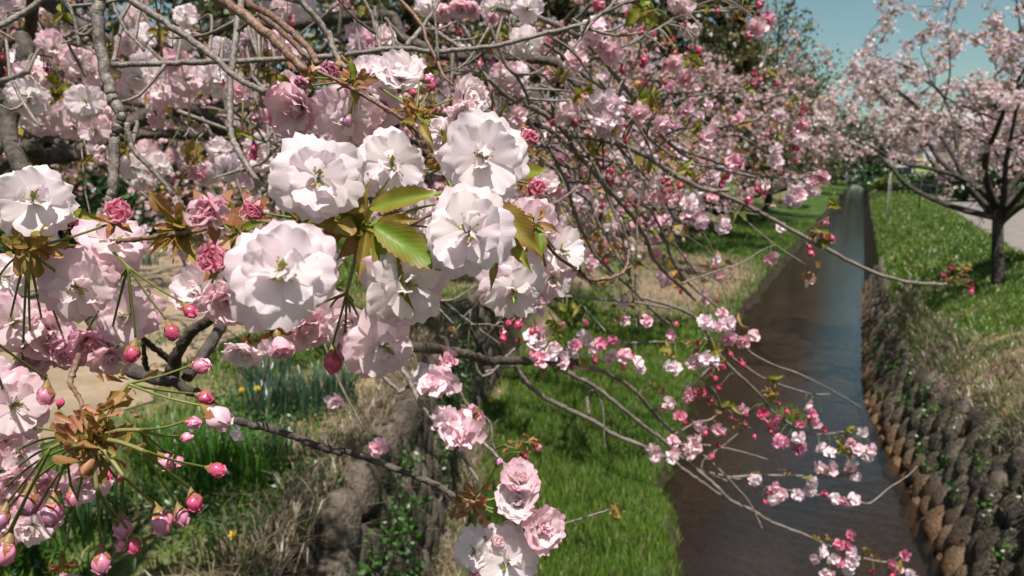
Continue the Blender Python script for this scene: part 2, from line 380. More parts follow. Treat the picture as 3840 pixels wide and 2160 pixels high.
def ground_z(x, y):
    """height of the terrain as built, read from its own grid"""
    x = np.asarray(x, float); y = np.asarray(y, float); z = np.zeros_like(x)
    for s in range(0, len(x), 20000):
        xs, yy = x[s:s+20000], np.clip(y[s:s+20000], ys[0], ys[-1]-1e-6)
        i = np.clip(np.searchsorted(ys, yy, side='right')-1, 0, nr-2); t = (yy-ys[i])/(ys[i+1]-ys[i]); zz = []
        for r in (i, i+1):
            j = np.clip((GV[r, :, 0] <= xs[:, None]).sum(1)-1, 0, nc-2); x0, x1 = GV[r, j, 0], GV[r, j+1, 0]
            u = np.clip((xs-x0)/np.maximum(x1-x0, 1e-9), 0, 1); zz.append(GV[r, j, 2]*(1-u)+GV[r, j+1, 2]*u)
        z[s:s+20000] = zz[0]*(1-t)+zz[1]*t
    return z
def zone(x, y):
    """0..1 share of bare / straw ground"""
    n = fbm(x*.9+7, y*.9, 21); n2 = fbm(x*2.6, y*2.6, 33)
    b = np.clip((n*.7+n2*.3-.50)*5, 0, 1)*.75
    right = (x > XR(y)+RUN(y)-.25)&(y < 11)
    b = np.where(right, np.clip((n*.5+n2*.5-.36)*5+np.clip((9.4-y)*.22, -.5, .5)-np.clip((x-2.3)*.6, 0, .6), 0, 1), b)
    berm = (x > XW(y)+.1)&(x < XL(y)); d = np.hypot((x+4.0)*1.0, (y-20.2)*.28)
    b = np.where(berm, np.clip((n2-.62)*3, 0, 1)*.5+np.clip(2.1-d*1.1, 0, 1)*np.clip((n*.5+n2*.5-.12)*5, 0, 1), b)
    b = np.where((x < XW(y)+.35)&(x > XW(y)-.9), np.maximum(b, np.clip((n2-.3)*3, 0, 1)), b)
    return np.clip(b, 0, 1)
bz = zone(gx, gy)
green = np.array((.05, .085, .018)); straw = np.array((.27, .205, .12)); soil = np.array((.13, .088, .055))
mixs = fbm(gx*3.3, gy*3.3, 55)[..., None]
patch = (np.hypot((gx+4.0), (gy-20.2)*.28) < 2.3)[..., None]
straw = np.where(patch, np.array((.20, .145, .105)), straw)
gcol = green*(.6+.8*mixs)*(1-bz[..., None])+(straw*mixs*1.5+soil*(1-mixs)*1.1)*bz[..., None]
bed = (gz < ZWAT+.1)[..., None]
bedn = fbm(gx*1.7, gy*.9, 70)[..., None]
gcol = np.where(bed, np.array((.066, .047, .033))*(.35+1.2*bedn), gcol)
lip = ((gx > XL(gy)-.09)&(gx < XL(gy)+.1))[..., None]
gcol = np.where(lip, np.array((.05, .038, .026)), gcol)
rev = ((gx > XR(gy)-.05)&(gx < XR(gy)+RUN(gy)-.02))[..., None]
gcol = np.where(rev, np.array((.028, .022, .016)), gcol)
wallm = (np.abs(gx-XW(gy)) < .16)[..., None]
gcol = np.where(wallm & (gy < 22)[..., None], np.array((.035, .027, .02)), gcol)
idx = np.arange(nr*nc).reshape(nr, nc)
GF = np.stack([idx[:-1, :-1], idx[:-1, 1:], idx[1:, 1:], idx[1:, :-1]], -1).reshape(-1, 4)
g = obj('ground', mesh_np('ground', GV.reshape(-1, 3), GF, M_GROUND, col=gcol.reshape(-1, 3)), kind='structure')
# water sheet
wy = np.concatenate([np.arange(-3, 30, .5), np.geomspace(30, 900, 40)])
WV = []; 
for y in wy:
    for t in np.linspace(0, 1, 9): WV.append((XL(y)-.02+(XR(y)+.08-XL(y))*t, y, ZWAT))
k = np.arange(len(wy)*9).reshape(-1, 9)
obj('water', mesh_np('water', WV, np.stack([k[:-1, :-1], k[:-1, 1:], k[1:, 1:], k[1:, :-1]], -1).reshape(-1, 4), M_WATER), kind='structure')

def ribbon(name, left, right, m, lift=.012):
    """a path as a strip between two polylines of (x, y), lying on the terrain"""
    n = len(left); V = []
    for a, b in zip(left, right):
        for t in np.linspace(0, 1, 13): V.append((a[0]+(b[0]-a[0])*t, a[1]+(b[1]-a[1])*t))
    V = np.array(V); z = ground_z(V[:, 0], V[:, 1])+lift+.02*np.tile(np.sin(np.linspace(0, math.pi, 13)), n)
    k = np.arange(n*13).reshape(n, 13)
    return obj(name, mesh_np(name, np.column_stack([V, z]), np.stack([k[:-1, :-1], k[:-1, 1:], k[1:, 1:], k[1:, :-1]], -1).reshape(-1, 4), m), kind='structure')
def resample(pl, n):
    pl = np.array(pl, float); d = np.r_[0, np.cumsum(np.hypot(*np.diff(pl, axis=0).T))]; t = np.linspace(0, d[-1], n)
    return np.column_stack([np.interp(t, d, pl[:, 0]), np.interp(t, d, pl[:, 1])])
def jag(pl, a, s):
    return pl+np.column_stack([(fbm(pl[:, 0]*1.5, pl[:, 1]*1.5, s)-.5)*a, (fbm(pl[:, 0]*1.5, pl[:, 1]*1.5, s+9)-.5)*a])
lp_l = jag(resample([(-9.6, -2), (-9.6, 2.6), (-10.6, 5.5), (-13.5, 10), (-18, 16), (-32, 32)], 160), .5, 1)
lp_r = jag(resample([(-4.3, -2), (-4.4, 2.6), (-4.85, 4.0), (-5.4, 5.2), (-7.2, 7.7), (-11, 13), (-26, 30)], 160), .6, 2)
ribbon('path', lp_l, lp_r, M_PATH)
rp_l = jag(resample([(2.9, 6), (2.85, 12), (2.95, 20), (3.4, 34), (4.7, 67), (9, 140)], 140), .22, 3)
rp_r = jag(resample([(5.6, 6), (5.6, 12), (5.7, 20), (6.2, 34), (8.5, 67), (16, 140)], 140), .3, 4)
ribbon('pavement', rp_l, rp_r, M_ASPH)
obj_far = None
def in_path(x, y):
    def inside(l, r):
        xl_ = np.interp(y, l[:, 1], l[:, 0]); xr_ = np.interp(y, r[:, 1], r[:, 0]); return (x > xl_)&(x < xr_)
    return inside(lp_l, lp_r)|inside(rp_l, rp_r)

# ------------------------------------------------------------------ stone walls along the stream: every stone a part
def stone_mesh(seed, pointed=True):
    r = random.Random(seed); n = 10; V = [(0, 0, .16+r.uniform(0, .05))]
    ang = [i*2*math.pi/n+r.uniform(-.12, .12) for i in range(n)]
    def rad(a):                                    # rounded lozenge, tip down the slope (-y)
        c, s_ = abs(math.cos(a)), abs(math.sin(a)); return .56/((c/1.0)**1.45+(s_/1.0)**1.45)**(1/1.45)
    for sc, h in ((.6, .13), (.9, .03), (1.0, -.12), (.97, -.35)):
        for a in ang:
            q = rad(a)*sc*(1+r.uniform(-.05, .05)); V.append((q*math.cos(a), q*math.sin(a), h+r.uniform(-.05, .05)))
    F = [(0, 1+i, 1+(i+1) % n) for i in range(n)]
    for k in range(3):
        for i in range(n):
            a, b = 1+k*n+i, 1+k*n+(i+1) % n; F += [(a, a+n, b+n), (a, b+n, b)]
    return mesh_np('stone', V, F, M_STONE)
STONES = [stone_mesh(i) for i in range(7)]
def revetment(name, label, foot, top, y0, y1, size, rows_n, parent_loc, limit, want=None):
    """foot(y), top(y) -> points; lozenge stones in staggered courses between them"""
    t = thing(name, label, 'stone wall', parent_loc)
    cnt = 0; y = y0; col_i = 0; rest = MB()
    while y < y1:
        f, u = foot(y), top(y); up = (u-f); L = up.length; upn = up/L
        al = (foot(y+.2)-foot(y-.2)).normalized(); nrm = al.cross(upn).normalized()
        if want is not None and nrm.dot(want) < 0: nrm = -nrm
        nrow = max(2, int(round(L/(size*.98)*2)))
        for rr in range(nrow):
            if (rr+col_i) % 2: continue
            h = (rr+.35)/nrow
            c = f.lerp(u, h)+al*rnd.uniform(-.13, .13)*size+upn*rnd.uniform(-.10, .10)*size+nrm*(.04*size*rnd.uniform(.2, 1.8))
            s_ = size*rnd.uniform(.76, 1.10)
            M3 = Matrix((al, upn, nrm)).transposed()
            if M3.determinant() < 0: M3 = Matrix((-al, upn, nrm)).transposed()
            rot = Matrix.Rotation(rnd.uniform(-.7, .7), 3, 'Z') @ Matrix.Rotation(rnd.uniform(-.08, .08), 3, 'X')
            m4 = Matrix.Translation(c-Vector(parent_loc)) @ (M3 @ rot).to_4x4() @ Matrix.Diagonal((s_*rnd.uniform(.92, 1.05), s_*.98, s_*.8, 1))
            me = STONES[rnd.randrange(7)]
            if cnt < limit:
                o = obj('stone', me, t, world=False); o.matrix_local = m4; cnt += 1
            else:
                V = np.array([tuple(m4 @ v.co) for v in me.vertices]); F = np.array([tuple(p.vertices) for p in me.polygons]); rest.add(V, F)
        y += size*.47; col_i += 1
    if rest.V:
        obj('stone_mass', rest.mesh('stone_mass', M_STONE), t, 'stuff', world=False)
    return t
revetment('stone_wall', 'sloping brown stone revetment with rusty foot along the grassy pavement side', lambda y: Vector((float(XR(y))-.06, y, ZWAT-.16)),
          lambda y: Vector((float(XR(y)+RUN(y)), y, float(ZTOP(y))+.02)), 3.6, 24.0, .41, 6, (.3, 12, -1.7), 300, Vector((-1, 0, .4)))
revetment('stone_wall', 'dark upright stone wall below the daffodil bank', lambda y: Vector((float(XW(y))+.14, y, ZBERM+.05)),
          lambda y: Vector((float(XW(y))-.02, y, -.02)), 2.7, 9.0, .36, 4, (-3, 4, -1.4), 300, Vector((1, 0, .15)))

# ------------------------------------------------------------------ grass and ground cover (stuff)
def blades(name, x, y, h, w, colr, lean=.45, label=None, cat=None, z=None, parent=None):
    n = len(x); z = ground_z(x, y) if z is None else z
    a = RG.random(n)*2*math.pi; la = RG.random(n)*2*math.pi; l = RG.random(n)**.7*lean*h
    B = np.column_stack([x, y, z-.01]); S = np.column_stack([np.cos(a), np.sin(a), np.zeros(n)])*w[:, None]*.5
    D = np.column_stack([np.cos(la), np.sin(la), np.zeros(n)])*l[:, None]; U = np.zeros((n, 3)); U[:, 2] = h
    V = np.stack([B-S, B+S, B+U*.55+D*.35-S*.8, B+U*.55+D*.35+S*.8, B+U*(1-.3*lean)+D], 1).reshape(-1, 3)
    i = np.arange(n)[:, None]*5
    F = np.vstack([i+np.array([0, 1, 3]), i+np.array([0, 3, 2]), i+np.array([2, 3, 4])])
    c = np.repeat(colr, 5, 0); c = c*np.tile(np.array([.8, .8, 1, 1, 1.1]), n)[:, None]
    o = obj(name, mesh_np(name, V, F, M_BLADE, col=c), parent, 'stuff', world=parent is None)
    if label: tag(o, label, cat)
    return o
def gcolors(n, x, y, b, seed=0):
    v = RG.random((n, 1)); k = fbm(x*.8, y*.8, 91+seed)[:, None]
    gr = np.array((.05, .115, .012))*(1-k)+np.array((.16, .245, .03))*k
    gr = gr*(.55+.9*v)
    st = np.array((.36, .29, .16))*(.6+.7*v)
    gr = np.where((RG.random(n) < .10)[:, None], gr*np.array((1.6, 1.35, 1.3)), gr)
    pick = (RG.random(n) < b*.85+.07)[:, None]
    return np.where(pick, st, gr)
def sow(n, xf, y0, y1, pw=1.0):
    y = y0+(y1-y0)*RG.random(n)**pw; t = RG.random(n); a, b = xf(y); return a+(b-a)*t, y
# inside the channel on the left
x, y = sow(52000, lambda y: (XW(y)+.18, XL(y)+.03), 2.6, 13, 1.15)
b = zone(x, y); keep = RG.random(len(x)) > b*.75; x, y, b = x[keep], y[keep], b[keep]
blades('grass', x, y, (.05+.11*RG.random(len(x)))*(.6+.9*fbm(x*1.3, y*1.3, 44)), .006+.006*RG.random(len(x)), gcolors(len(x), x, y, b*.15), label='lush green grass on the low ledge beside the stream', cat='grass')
x, y = sow(26000, lambda y: (XW(y)+.3, XL(y)+.01), 13, 45, 1.8)
b = zone(x, y); keep = RG.random(len(x)) > b*.8; x, y, b = x[keep], y[keep], b[keep]
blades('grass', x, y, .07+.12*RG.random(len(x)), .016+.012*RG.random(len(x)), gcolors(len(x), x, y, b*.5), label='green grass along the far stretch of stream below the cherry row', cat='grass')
# right bank
x, y = sow(60000, lambda y: (XR(y)+RUN(y)-.08, 3.05+0*y), 3.5, 16, 1.2)
b = zone(x, y); keep = RG.random(len(x)) > b*.35; x, y, b = x[keep], y[keep], b[keep]
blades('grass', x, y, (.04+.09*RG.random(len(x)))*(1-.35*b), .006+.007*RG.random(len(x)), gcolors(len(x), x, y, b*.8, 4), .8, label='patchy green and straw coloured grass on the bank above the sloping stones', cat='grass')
x, y = sow(40000, lambda y: (XR(y)+RUN(y)-.05, np.interp(y, rp_l[:, 1], rp_l[:, 0])), 16, 75, 1.7)
b = zone(x, y)*.5
blades('grass', x, y, .08+.12*RG.random(len(x)), .018+.016*RG.random(len(x)), gcolors(len(x), x, y, b*.6, 5), .6, label='green grass strip between far pavement and stream', cat='grass')
# left bank
x, y = sow(46000, lambda y: (XW(y)-5.2, XW(y)+.06), 1.0, 15, 1.1)
b = np.clip(zone(x, y)+.15, 0, 1); keep = (RG.random(len(x)) > b*.6) & ~in_path(x, y); x, y, b = x[keep], y[keep], b[keep]
blades('grass', x, y, .05+.10*RG.random(len(x)), .007+.008*RG.random(len(x)), gcolors(len(x), x, y, b*.7, 6), .7, label='thin grass growing on the bank around the daffodils', cat='grass')
x, y = sow(26000, lambda y: (-34+0*y, np.minimum(XW(y)-1, -6)), 4, 40, 1.3)
keep = ~in_path(x, y); x, y = x[keep], y[keep]
blades('grass', x, y, .08+.12*RG.random(len(x)), .02+.02*RG.random(len(x)), gcolors(len(x), x, y, zone(x, y)*.5, 8), .6, label='rough lawn beyond the tan path', cat='grass')
# grassy strip across the tan path
ga, gb = G(430, 1330, 0), G(1010, 1175, 0); tt = RG.random(2600); jx = RG.normal(size=2600)*.11
x = ga.x+(gb.x-ga.x)*tt+jx; y = ga.y+(gb.y-ga.y)*tt+jx*.9; keep = fbm(x*2.2, y*2.2, 61) > .38; x, y = x[keep], y[keep]
blades('grass', x, y, .04+.07*RG.random(len(x)), .007+.006*RG.random(len(x)), gcolors(len(x), x, y, .3+0*x, 9), .8, label='thin grassy strip running across the tan path', cat='grass')
# dead stalks hanging over the dark wall
x, y = sow(11000, lambda y: (XW(y)-.35, XW(y)+.40), 1.0, 7.5)
c = np.array((.30, .225, .145))*(.45+.8*RG.random((len(x), 1)))
blades('dry_stalks', x, y, .08+.22*RG.random(len(x)), .004+.005*RG.random(len(x)), c, 1.3, label='dry brown stalks and litter over the dark stone wall', cat='dry grass')
# dry grass and soil spilling over the upper stones of the right revetment
x, y = sow(15000, lambda y: (XR(y)+RUN(y)*.45, XR(y)+RUN(y)+.25), 3.6, 16, 1.2)
keep = RG.random(len(x)) < np.clip((x-XR(y)-RUN(y)*.35)/(RUN(y)*.7), 0.05, 1)*np.clip(fbm(x*2, y*2, 12)*2.4-.35, 0, 1); x, y = x[keep], y[keep]
c = np.where((RG.random(len(x)) < .35)[:, None], np.array((.07, .13, .02)), np.array((.30, .235, .14)))*(.45+.8*RG.random((len(x), 1)))
zz = np.maximum(ground_z(x, y), ZWAT+(x-XR(y))/RUN(y)*(ZTOP(y)-ZWAT)+.04)
blades('dry_stalks', x, y, .05+.14*RG.random(len(x)), .006+.007*RG.random(len(x)), c, 1.2, label='dry grass spilling over the upper stones of the sloping revetment', cat='dry grass', z=zz)
# leafy weeds: low ground cover by the wall and in the stone joints
def leaf_quads(C, size, colr, rs=RG, flat=.0):
    n = len(C); A = rs.normal(size=(n, 3)); A[:, 2] += flat; A /= np.linalg.norm(A, axis=1, keepdims=True)
    T = np.cross(A, rs.normal(size=(n, 3))); T /= np.maximum(np.linalg.norm(T, axis=1, keepdims=True), 1e-6); Bn = np.cross(A, T)
    s = np.asarray(size).reshape(-1, 1)
    V = np.stack([C-T*s*.5, C+Bn*s*.32+A*s*.08, C+T*s*.6, C-Bn*s*.32+A*s*.08], 1).reshape(-1, 3)
    i = np.arange(n)[:, None]*4
    return V, np.vstack([i+np.array([0, 1, 2]), i+np.array([0, 2, 3])]), np.repeat(colr, 4, 0)
def weeds(name, label, cx, cy, rad, n, h, size, base, z=None):
    a = RG.random(n)*6.283; r = rad*np.sqrt(RG.random(n)); x = cx+r*np.cos(a); y = cy+r*np.sin(a)
    zz = (ground_z(x, y) if z is None else z+0*x)+RG.random(n)*h*(1-(r/rad)**2*.7)
    c = np.array(base)*(.5+1.0*RG.random((n, 1)))
    V, F, C = leaf_quads(np.column_stack([x, y, zz]), size*(.6+.7*RG.random(n)), c, flat=1.0)
    return V, F, C
mb = MB()
for k in range(34):
    yy = rnd.uniform(1.1, 4.2); xx = float(XW(yy))-rnd.uniform(-.25, 1.5)
    V, F, C = weeds('', '', xx, yy, rnd.uniform(.12, .34), 260, .16, .028, (.035, .085, .012)); mb.add(V, F, C)
o = obj('ground_cover', mb.mesh('ground_cover', M_FOLIAGE), None, 'stuff'); tag(o, 'dark green leafy ground cover below the hanging buds', 'ground cover')
mb = MB()
for k in range(46):
    yy = rnd.uniform(4.2, 14); h = rnd.random(); f = Vector((float(XR(yy)), yy, ZWAT)); u = Vector((float(XR(yy)+RUN(yy)), yy, float(ZTOP(yy))))
    c = f.lerp(u, .25+.75*h)+Vector((-.05, 0, .05))
    n = 60; Cc = np.array(tuple(c))+RG.normal(size=(n, 3))*np.array((.05, .07, .06)); colr = np.array((.06, .14, .018))*(.5+RG.random((n, 1)))
    V, F, C = leaf_quads(Cc, .03*(.6+.8*RG.random(n)), colr, flat=.5); mb.add(V, F, C)
for k in range(60):
    yy = rnd.uniform(2.4, 8); c = Vector((float(XW(yy))+.16, yy, rnd.uniform(-1.3, -.1)))
    n = 50; Cc = np.array(tuple(c))+RG.normal(size=(n, 3))*np.array((.04, .08, .07)); colr = np.array((.05, .12, .016))*(.5+RG.random((n, 1)))
    V, F, C = leaf_quads(Cc, .03*(.6+.8*RG.random(n)), colr, flat=.5); mb.add(V, F, C)
o = obj('wall_weeds', mb.mesh('wall_weeds', M_FOLIAGE), None, 'stuff'); tag(o, 'small green weeds growing in the joints of the stones', 'weeds')
# tiny island of grass and yellow dandelions
x = -.75+RG.normal(size=500)*.16; y = 10.6+RG.normal(size=500)*.22
blades('grass_tuft', x, y, .06+.1*RG.random(500), .008+.006*RG.random(500), gcolors(500, x, y, .2+0*x), z=np.full(500, ZWAT-.02), label='small green tuft standing in the middle of the stream', cat='grass')
mb = MB()
for px, py in [(3475, 800), (3490, 812), (3500, 806), (3462, 795), (3505, 835), (3520, 830), (3540, 822), (3380, 745), (3700, 960), (3400, 700), (3660, 965), (3600, 930), (3565, 905)]:
    p = G(px, py, -.25)
    for q in range(5):
        c = p+Vector((rnd.uniform(-.2, .2), rnd.uniform(-.3, .3), .1)); V, F, C = leaf_quads(np.array([tuple(c)]*9)+RG.normal(size=(9, 3))*.018, np.full(9, .04), np.tile((.75, .48, .02), (9, 1)), flat=1); mb.add(V, F, C)
o = obj('dandelion_patch', mb.mesh('dandelion_patch', M_FOLIAGE), None, 'stuff'); tag(o, 'tiny yellow dandelions dotted through the grass by the pavement', 'dandelions')
mb = MB()
for k in range(70):
    p = G(rnd.uniform(3480, 3840), rnd.uniform(1290, 1520), -.3); n = 8
    V, F, C = leaf_quads(np.array([tuple(p)]*n)+RG.normal(size=(n, 3))*.03+np.array((0, 0, .05)), np.full(n, .022), np.tile((.22, .10, .13), (n, 1)), flat=.6); mb.add(V, F, C)
o = obj('clover_flowers', mb.mesh('clover_flowers', M_FOLIAGE), None, 'stuff'); tag(o, 'small purplish weeds flowering in the patchy bank grass', 'weeds')

# ------------------------------------------------------------------ daffodil clumps
M_STRAP = leafy('strap_leaf', attr_color, .3, .08, .35)
M_YEL = leafy('daffodil_petal', attr_color, .3, .04)
def clump(label, p, r, n, h, base, flowers=()):
    t = thing('daffodil_clump', label, 'daffodils', p, group='daffodil clumps on the bank'); mb = MB()
    for k in range(n):
        a = rnd.random()*6.283; q = r*math.sqrt(rnd.random()); b0 = Vector((q*math.cos(a), q*math.sin(a), -.02))
        d = Vector((math.cos(a), math.sin(a), 0))*rnd.uniform(.02, .35)*h+Vector((rnd.uniform(-.1, .1), rnd.uniform(-.1, .1), 0))*h
        hh = h*rnd.uniform(.6, 1.1); w = rnd.uniform(.005, .009); s = Vector((-math.sin(a+rnd.uniform(-1, 1)), math.cos(a), 0)).normalized()*w
        V = []
        for u in (0, .35, .7, 1):
            c = b0+Vector((0, 0, hh*u*(1-.12*u)))+d*u*u; ww = s*(1-.75*u*u); V += [tuple(c-ww), tuple(c+ww)]
        c = np.array(base)*rnd.uniform(.55, 1.35)
        mb.add(V, [(0, 1, 3, 2), (2, 3, 5, 4), (4, 5, 7, 6)], c)
    obj('leaf_mass', mb.mesh('leaf_mass', M_STRAP), t, 'stuff', world=False)
    for fx, fy, fz in flowers:
        st = MB(); V, F = tube([Vector((fx, fy, 0)), Vector((fx, fy, fz*.6)), Vector((fx+.01, fy-.01, fz))], [.004]*3, 5); st.add(V, F, (.08, .16, .03))
        s_ = obj('stem', st.mesh('stem', M_STRAP), t, world=False)
        fl = MB(); n_ = (CAM-Vector(p)).normalized(); n_.z -= .2; n_.normalize(); a1 = n_.cross(Vector((0, 0, 1))).normalized(); a2 = n_.cross(a1)
        c0 = Vector((fx+.01, fy-.01, fz))
        for q in range(6):
            an = q*1.047; dr = a1*math.cos(an)+a2*math.sin(an); pe = n_.cross(dr)
            fl.add([tuple(c0), tuple(c0+dr*.013+pe*.007), tuple(c0+dr*.023-n_*.003), tuple(c0+dr*.013-pe*.007)], [(0, 1, 2, 3)], (.80, .62, .03))
        V, F = tube([c0, c0+n_*.008, c0+n_*.015], [.005, .006, .009], 8); fl.add(V, F, (.85, .36, .01))
        obj('flower', fl.mesh('flower', M_YEL), t, world=False)
    return t
def gp(px, py):
    p = G(px, py, 0); z = float(ground_z(np.array([p.x]), np.array([p.y]))[0]); p = G(px, py, z); return Vector((p.x, p.y, float(ground_z(np.array([p.x]), np.array([p.y]))[0])))
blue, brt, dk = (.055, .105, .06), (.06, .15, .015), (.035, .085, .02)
for px, py, r, n, h, c, lab, fl in [
    (1010, 1560, .2, 150, .34, blue, 'blue green daffodil leaves beside two yellow flowers', [(.02, -.12, .24), (-.10, -.14, .22)]),
    (1150, 1540, .22, 150, .34, blue, 'blue green daffodil leaves between path and dark wall corner', []),
    (1260, 1500, .2, 130, .32, blue, 'blue green daffodil leaves against the wall cap', []),
    (1000, 1460, .22, 130, .3, blue, 'thin blue green daffodil leaves at the path edge', []),
    (640, 1760, .2, 150, .34, brt, 'bright green strap leaves below the long pink bud stalks', []),
    (800, 1800, .2, 160, .36, brt, 'bright green strap leaves behind the lowest pink buds', []),
    (950, 1800, .17, 120, .3, brt, 'bright green strap leaves with the dark twig passing above', []),
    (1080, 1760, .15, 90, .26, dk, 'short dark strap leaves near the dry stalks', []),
    (1720, 1230, .3, 170, .36, blue, 'blue green leaf clump below the drooping cherry branches', []),
    (1790, 1200, .3, 150, .34, blue, 'blue green leaf clump further along the wall top', []),
    (1640, 1290, .25, 130, .32, blue, 'blue green leaf clump behind the thick bare limb', []),
    (30, 2140, .12, 90, .26, brt, 'green strap leaves with a yellow flower under the bank of buds', [(.0, -.02, .27)]),
    (540, 1000, .3, 90, .4, blue, 'small grey green tuft on the far tan path edge', []),
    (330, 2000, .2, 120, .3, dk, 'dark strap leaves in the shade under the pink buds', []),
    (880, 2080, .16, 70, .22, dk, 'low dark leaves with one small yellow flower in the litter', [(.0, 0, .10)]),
]:
    clump(lab, gp(px, py), r, n, h, c, fl)

# ------------------------------------------------------------------ petals, blossoms, buds, leaves: shared meshes
def petal_grid(L, Wd, nu, nv, curl, cupv, ruf, seed, notch=.07):
    """a petal lying along +x, its face towards +z"""
    r = np.random.default_rng(seed); u = np.linspace(0, 1, nu)[:, None]; v = np.linspace(-1, 1, nv)[None, :]
    w = Wd*.5*(.10+.90*np.clip(u, 0, 1)**.70)*(1-.20*np.clip((u-.62)/.38, 0, 1)**2.2)
    ph, ph2, ph3 = r.random(3)*6.28
    teeth = np.convolve(r.random(nv+2)-.5, [.3, .5, .3], 'valid')[None, :]*.13+(r.random((1, nv))-.5)*.04
    X = L*(u-.30*u**3*np.abs(v)**2.6-notch*u**7*np.exp(-(v/.18)**2)+teeth*u**8)
    Y = w*v+.03*L*np.sin(u*5+ph)*u
    Z = L*(curl*u**2)+cupv*Wd*(v**2)*u*(1-.3*u)+ruf*L*u**2.4*(np.sin(v*2.4+ph)*.6+np.sin(v*5.2+ph2+u*2)*.4*u)+ruf*L*.35*u**5*np.sin(v*10+ph3)
    V = np.stack([X+0*v, Y, Z+0*v], -1).reshape(-1, 3); k = np.arange(nu*nv).reshape(nu, nv)
    F = np.stack([k[:-1, :-1], k[1:, :-1], k[1:, 1:], k[:-1, 1:]], -1).reshape(-1, 4)
    al = np.repeat(np.linspace(0, 1, nu), nv); ac = np.tile(np.linspace(-1, 1, nv), nu)
    return V, F, al, ac
def petal_mesh(name, *a, **k):
    V, F, al, ac = petal_grid(*a, **k); return mesh_np(name, V, F, M_PETAL, attr={'along': al, 'across': ac})
PET_OUT = [petal_mesh('petal_outer', .026, .0275, 10, 15, -.08-.07*(i % 3), -.04, .060, i) for i in range(6)]
PET_MID = [petal_mesh('petal_middle', .0235, .0245, 10, 15, -.06+.07*(i % 3), .02, .085, 20+i) for i in range(6)]
PET_IN = [petal_mesh('petal_inner', .0165, .0130, 8, 9, .22, .25, .20, 40+i) for i in range(5)]
PET_CUP = [petal_mesh('petal_cupped', .0200, .0200, 9, 11, .42, .34, .10, 60+i) for i in range(5)]
def elev(az, el, tw=0.0, s=1.0, lift=0.0):
    """petal placed round the +z axis: el = 0 flat, 90 along the axis"""
    return Matrix.Translation((0, 0, lift)) @ Matrix.Rotation(az, 4, 'Z') @ Matrix.Rotation(-math.radians(el), 4, 'Y') @ Matrix.Rotation(tw, 4, 'X') @ Matrix.Diagonal((s, s, s, 1))
def calyx_mesh():
    mb = MB(); V, F = tube([Vector((0, 0, -.012)), Vector((0, 0, -.008)), Vector((0, 0, -.004)), Vector((0, 0, .001))], [.0012, .0023, .0030, .0026], 8); mb.add(V, F, (.24, .19, .05))
    for i in range(5):
        a = i*1.2566; d = np.array((math.cos(a), math.sin(a), 0)); e = np.array((-math.sin(a), math.cos(a), 0)); z = np.array((0, 0, 1.))
        mb.add([d*.002-z*.004-e*.0022, d*.002-z*.004+e*.0022, d*.0075-z*.003+e*.0024, d*.0075-z*.003-e*.0024, d*.0125-z*.0045], [(0, 1, 2, 3)], (.33, .16, .07)); mb.add([d*.0075-z*.003+e*.0024, d*.0075-z*.003-e*.0024, d*.0125-z*.0045], [(0, 2, 1)], (.33, .16, .07))
    return mb.mesh('calyx', M_GREEN)
CALYX = calyx_mesh()
def pistil_mesh():
    mb = MB()
    for k, (a, l, b) in enumerate([(0.3, .0105, .0025), (3.5, .012, .002)]):
        d = np.array((math.cos(a), math.sin(a), 0)); e = np.array((-math.sin(a), math.cos(a), 0)); z = np.array((0, 0, 1.)); V = []
        for u in np.linspace(0, 1, 6):
            c = z*l*u+d*(.0008+b*u*u*1.6); w = .0016*math.sin(math.pi*min(.95, .25+u*.7)); V += [c-e*w+d*w*.5, c, c+e*w+d*w*.5]
        k_ = np.arange(18).reshape(6, 3); mb.add(V, np.stack([k_[:-1, :-1], k_[:-1, 1:], k_[1:, 1:], k_[1:, :-1]], -1).reshape(-1, 4), (.20, .33, .05))
    return mb.mesh('pistil', M_GREEN)
def stamen_mesh():
    mb = MB(); r = random.Random(5)
    for i in range(16):
        a = r.random()*6.28; t = r.uniform(.25, .75); l = r.uniform(.006, .0095)
        d = Vector((math.cos(a)*math.sin(t), math.sin(a)*math.sin(t), math.cos(t)))
        V, F = tube([Vector((0, 0, .001))+d*.0012, d*l*.6, d*l], [.00022, .0002, .0002], 4); mb.add(V, F, (.72, .66, .45))
        V, F = tube([d*l, d*(l+.0009)], [.00055, .0004], 5); mb.add(V, F, (.55, .33, .06))
    return mb.mesh('stamens', M_GREEN)
PISTIL, STAMEN = pistil_mesh(), stamen_mesh()
TINT = [(.93, .795, .815), (.91, .67, .71), (.89, .52, .60), (.82, .29, .42), (.68, .09, .20), (.62, .26, .40)]
def jit(c, a=.05):
    k = rnd.uniform(1-a, 1+a); return (min(1, c[0]*k), min(1, c[1]*k*rnd.uniform(.97, 1.03)), min(1, c[2]*k*rnd.uniform(.97, 1.03)), 1)
def frame(n, spin=None):
    """matrix with +z along n"""
    q = Vector(n).to_track_quat('Z', 'Y').to_matrix(); return q @ Matrix.Rotation(spin if spin is not None else rnd.random()*6.283, 3, 'Z')
def facing(a, b, px=1920, py=1080):
    return (-ray(px, py).normalized()+CR*a+CU*b).normalized()
COUNT = {}
def stalk_child(parent, mw, a, b, r, sag, c, name='stalk'):
    """green stalk from world point a to b as sub-part of parent whose world matrix is mw"""
    mid = (a+b)/2+Vector((0, 0, sag+.035*(a-b).length)); inv = mw.inverted()
    pts, rr = smooth_path([a, mid, b], [r*1.15, r*.9, r], sub=5); V, F = tube([inv @ p for p in pts], [x/mw.to_scale().x for x in rr], 6)
    mb = MB(); mb.add(V, F, c); o = obj(name, mb.mesh(name, M_GREEN), parent, world=False); return o
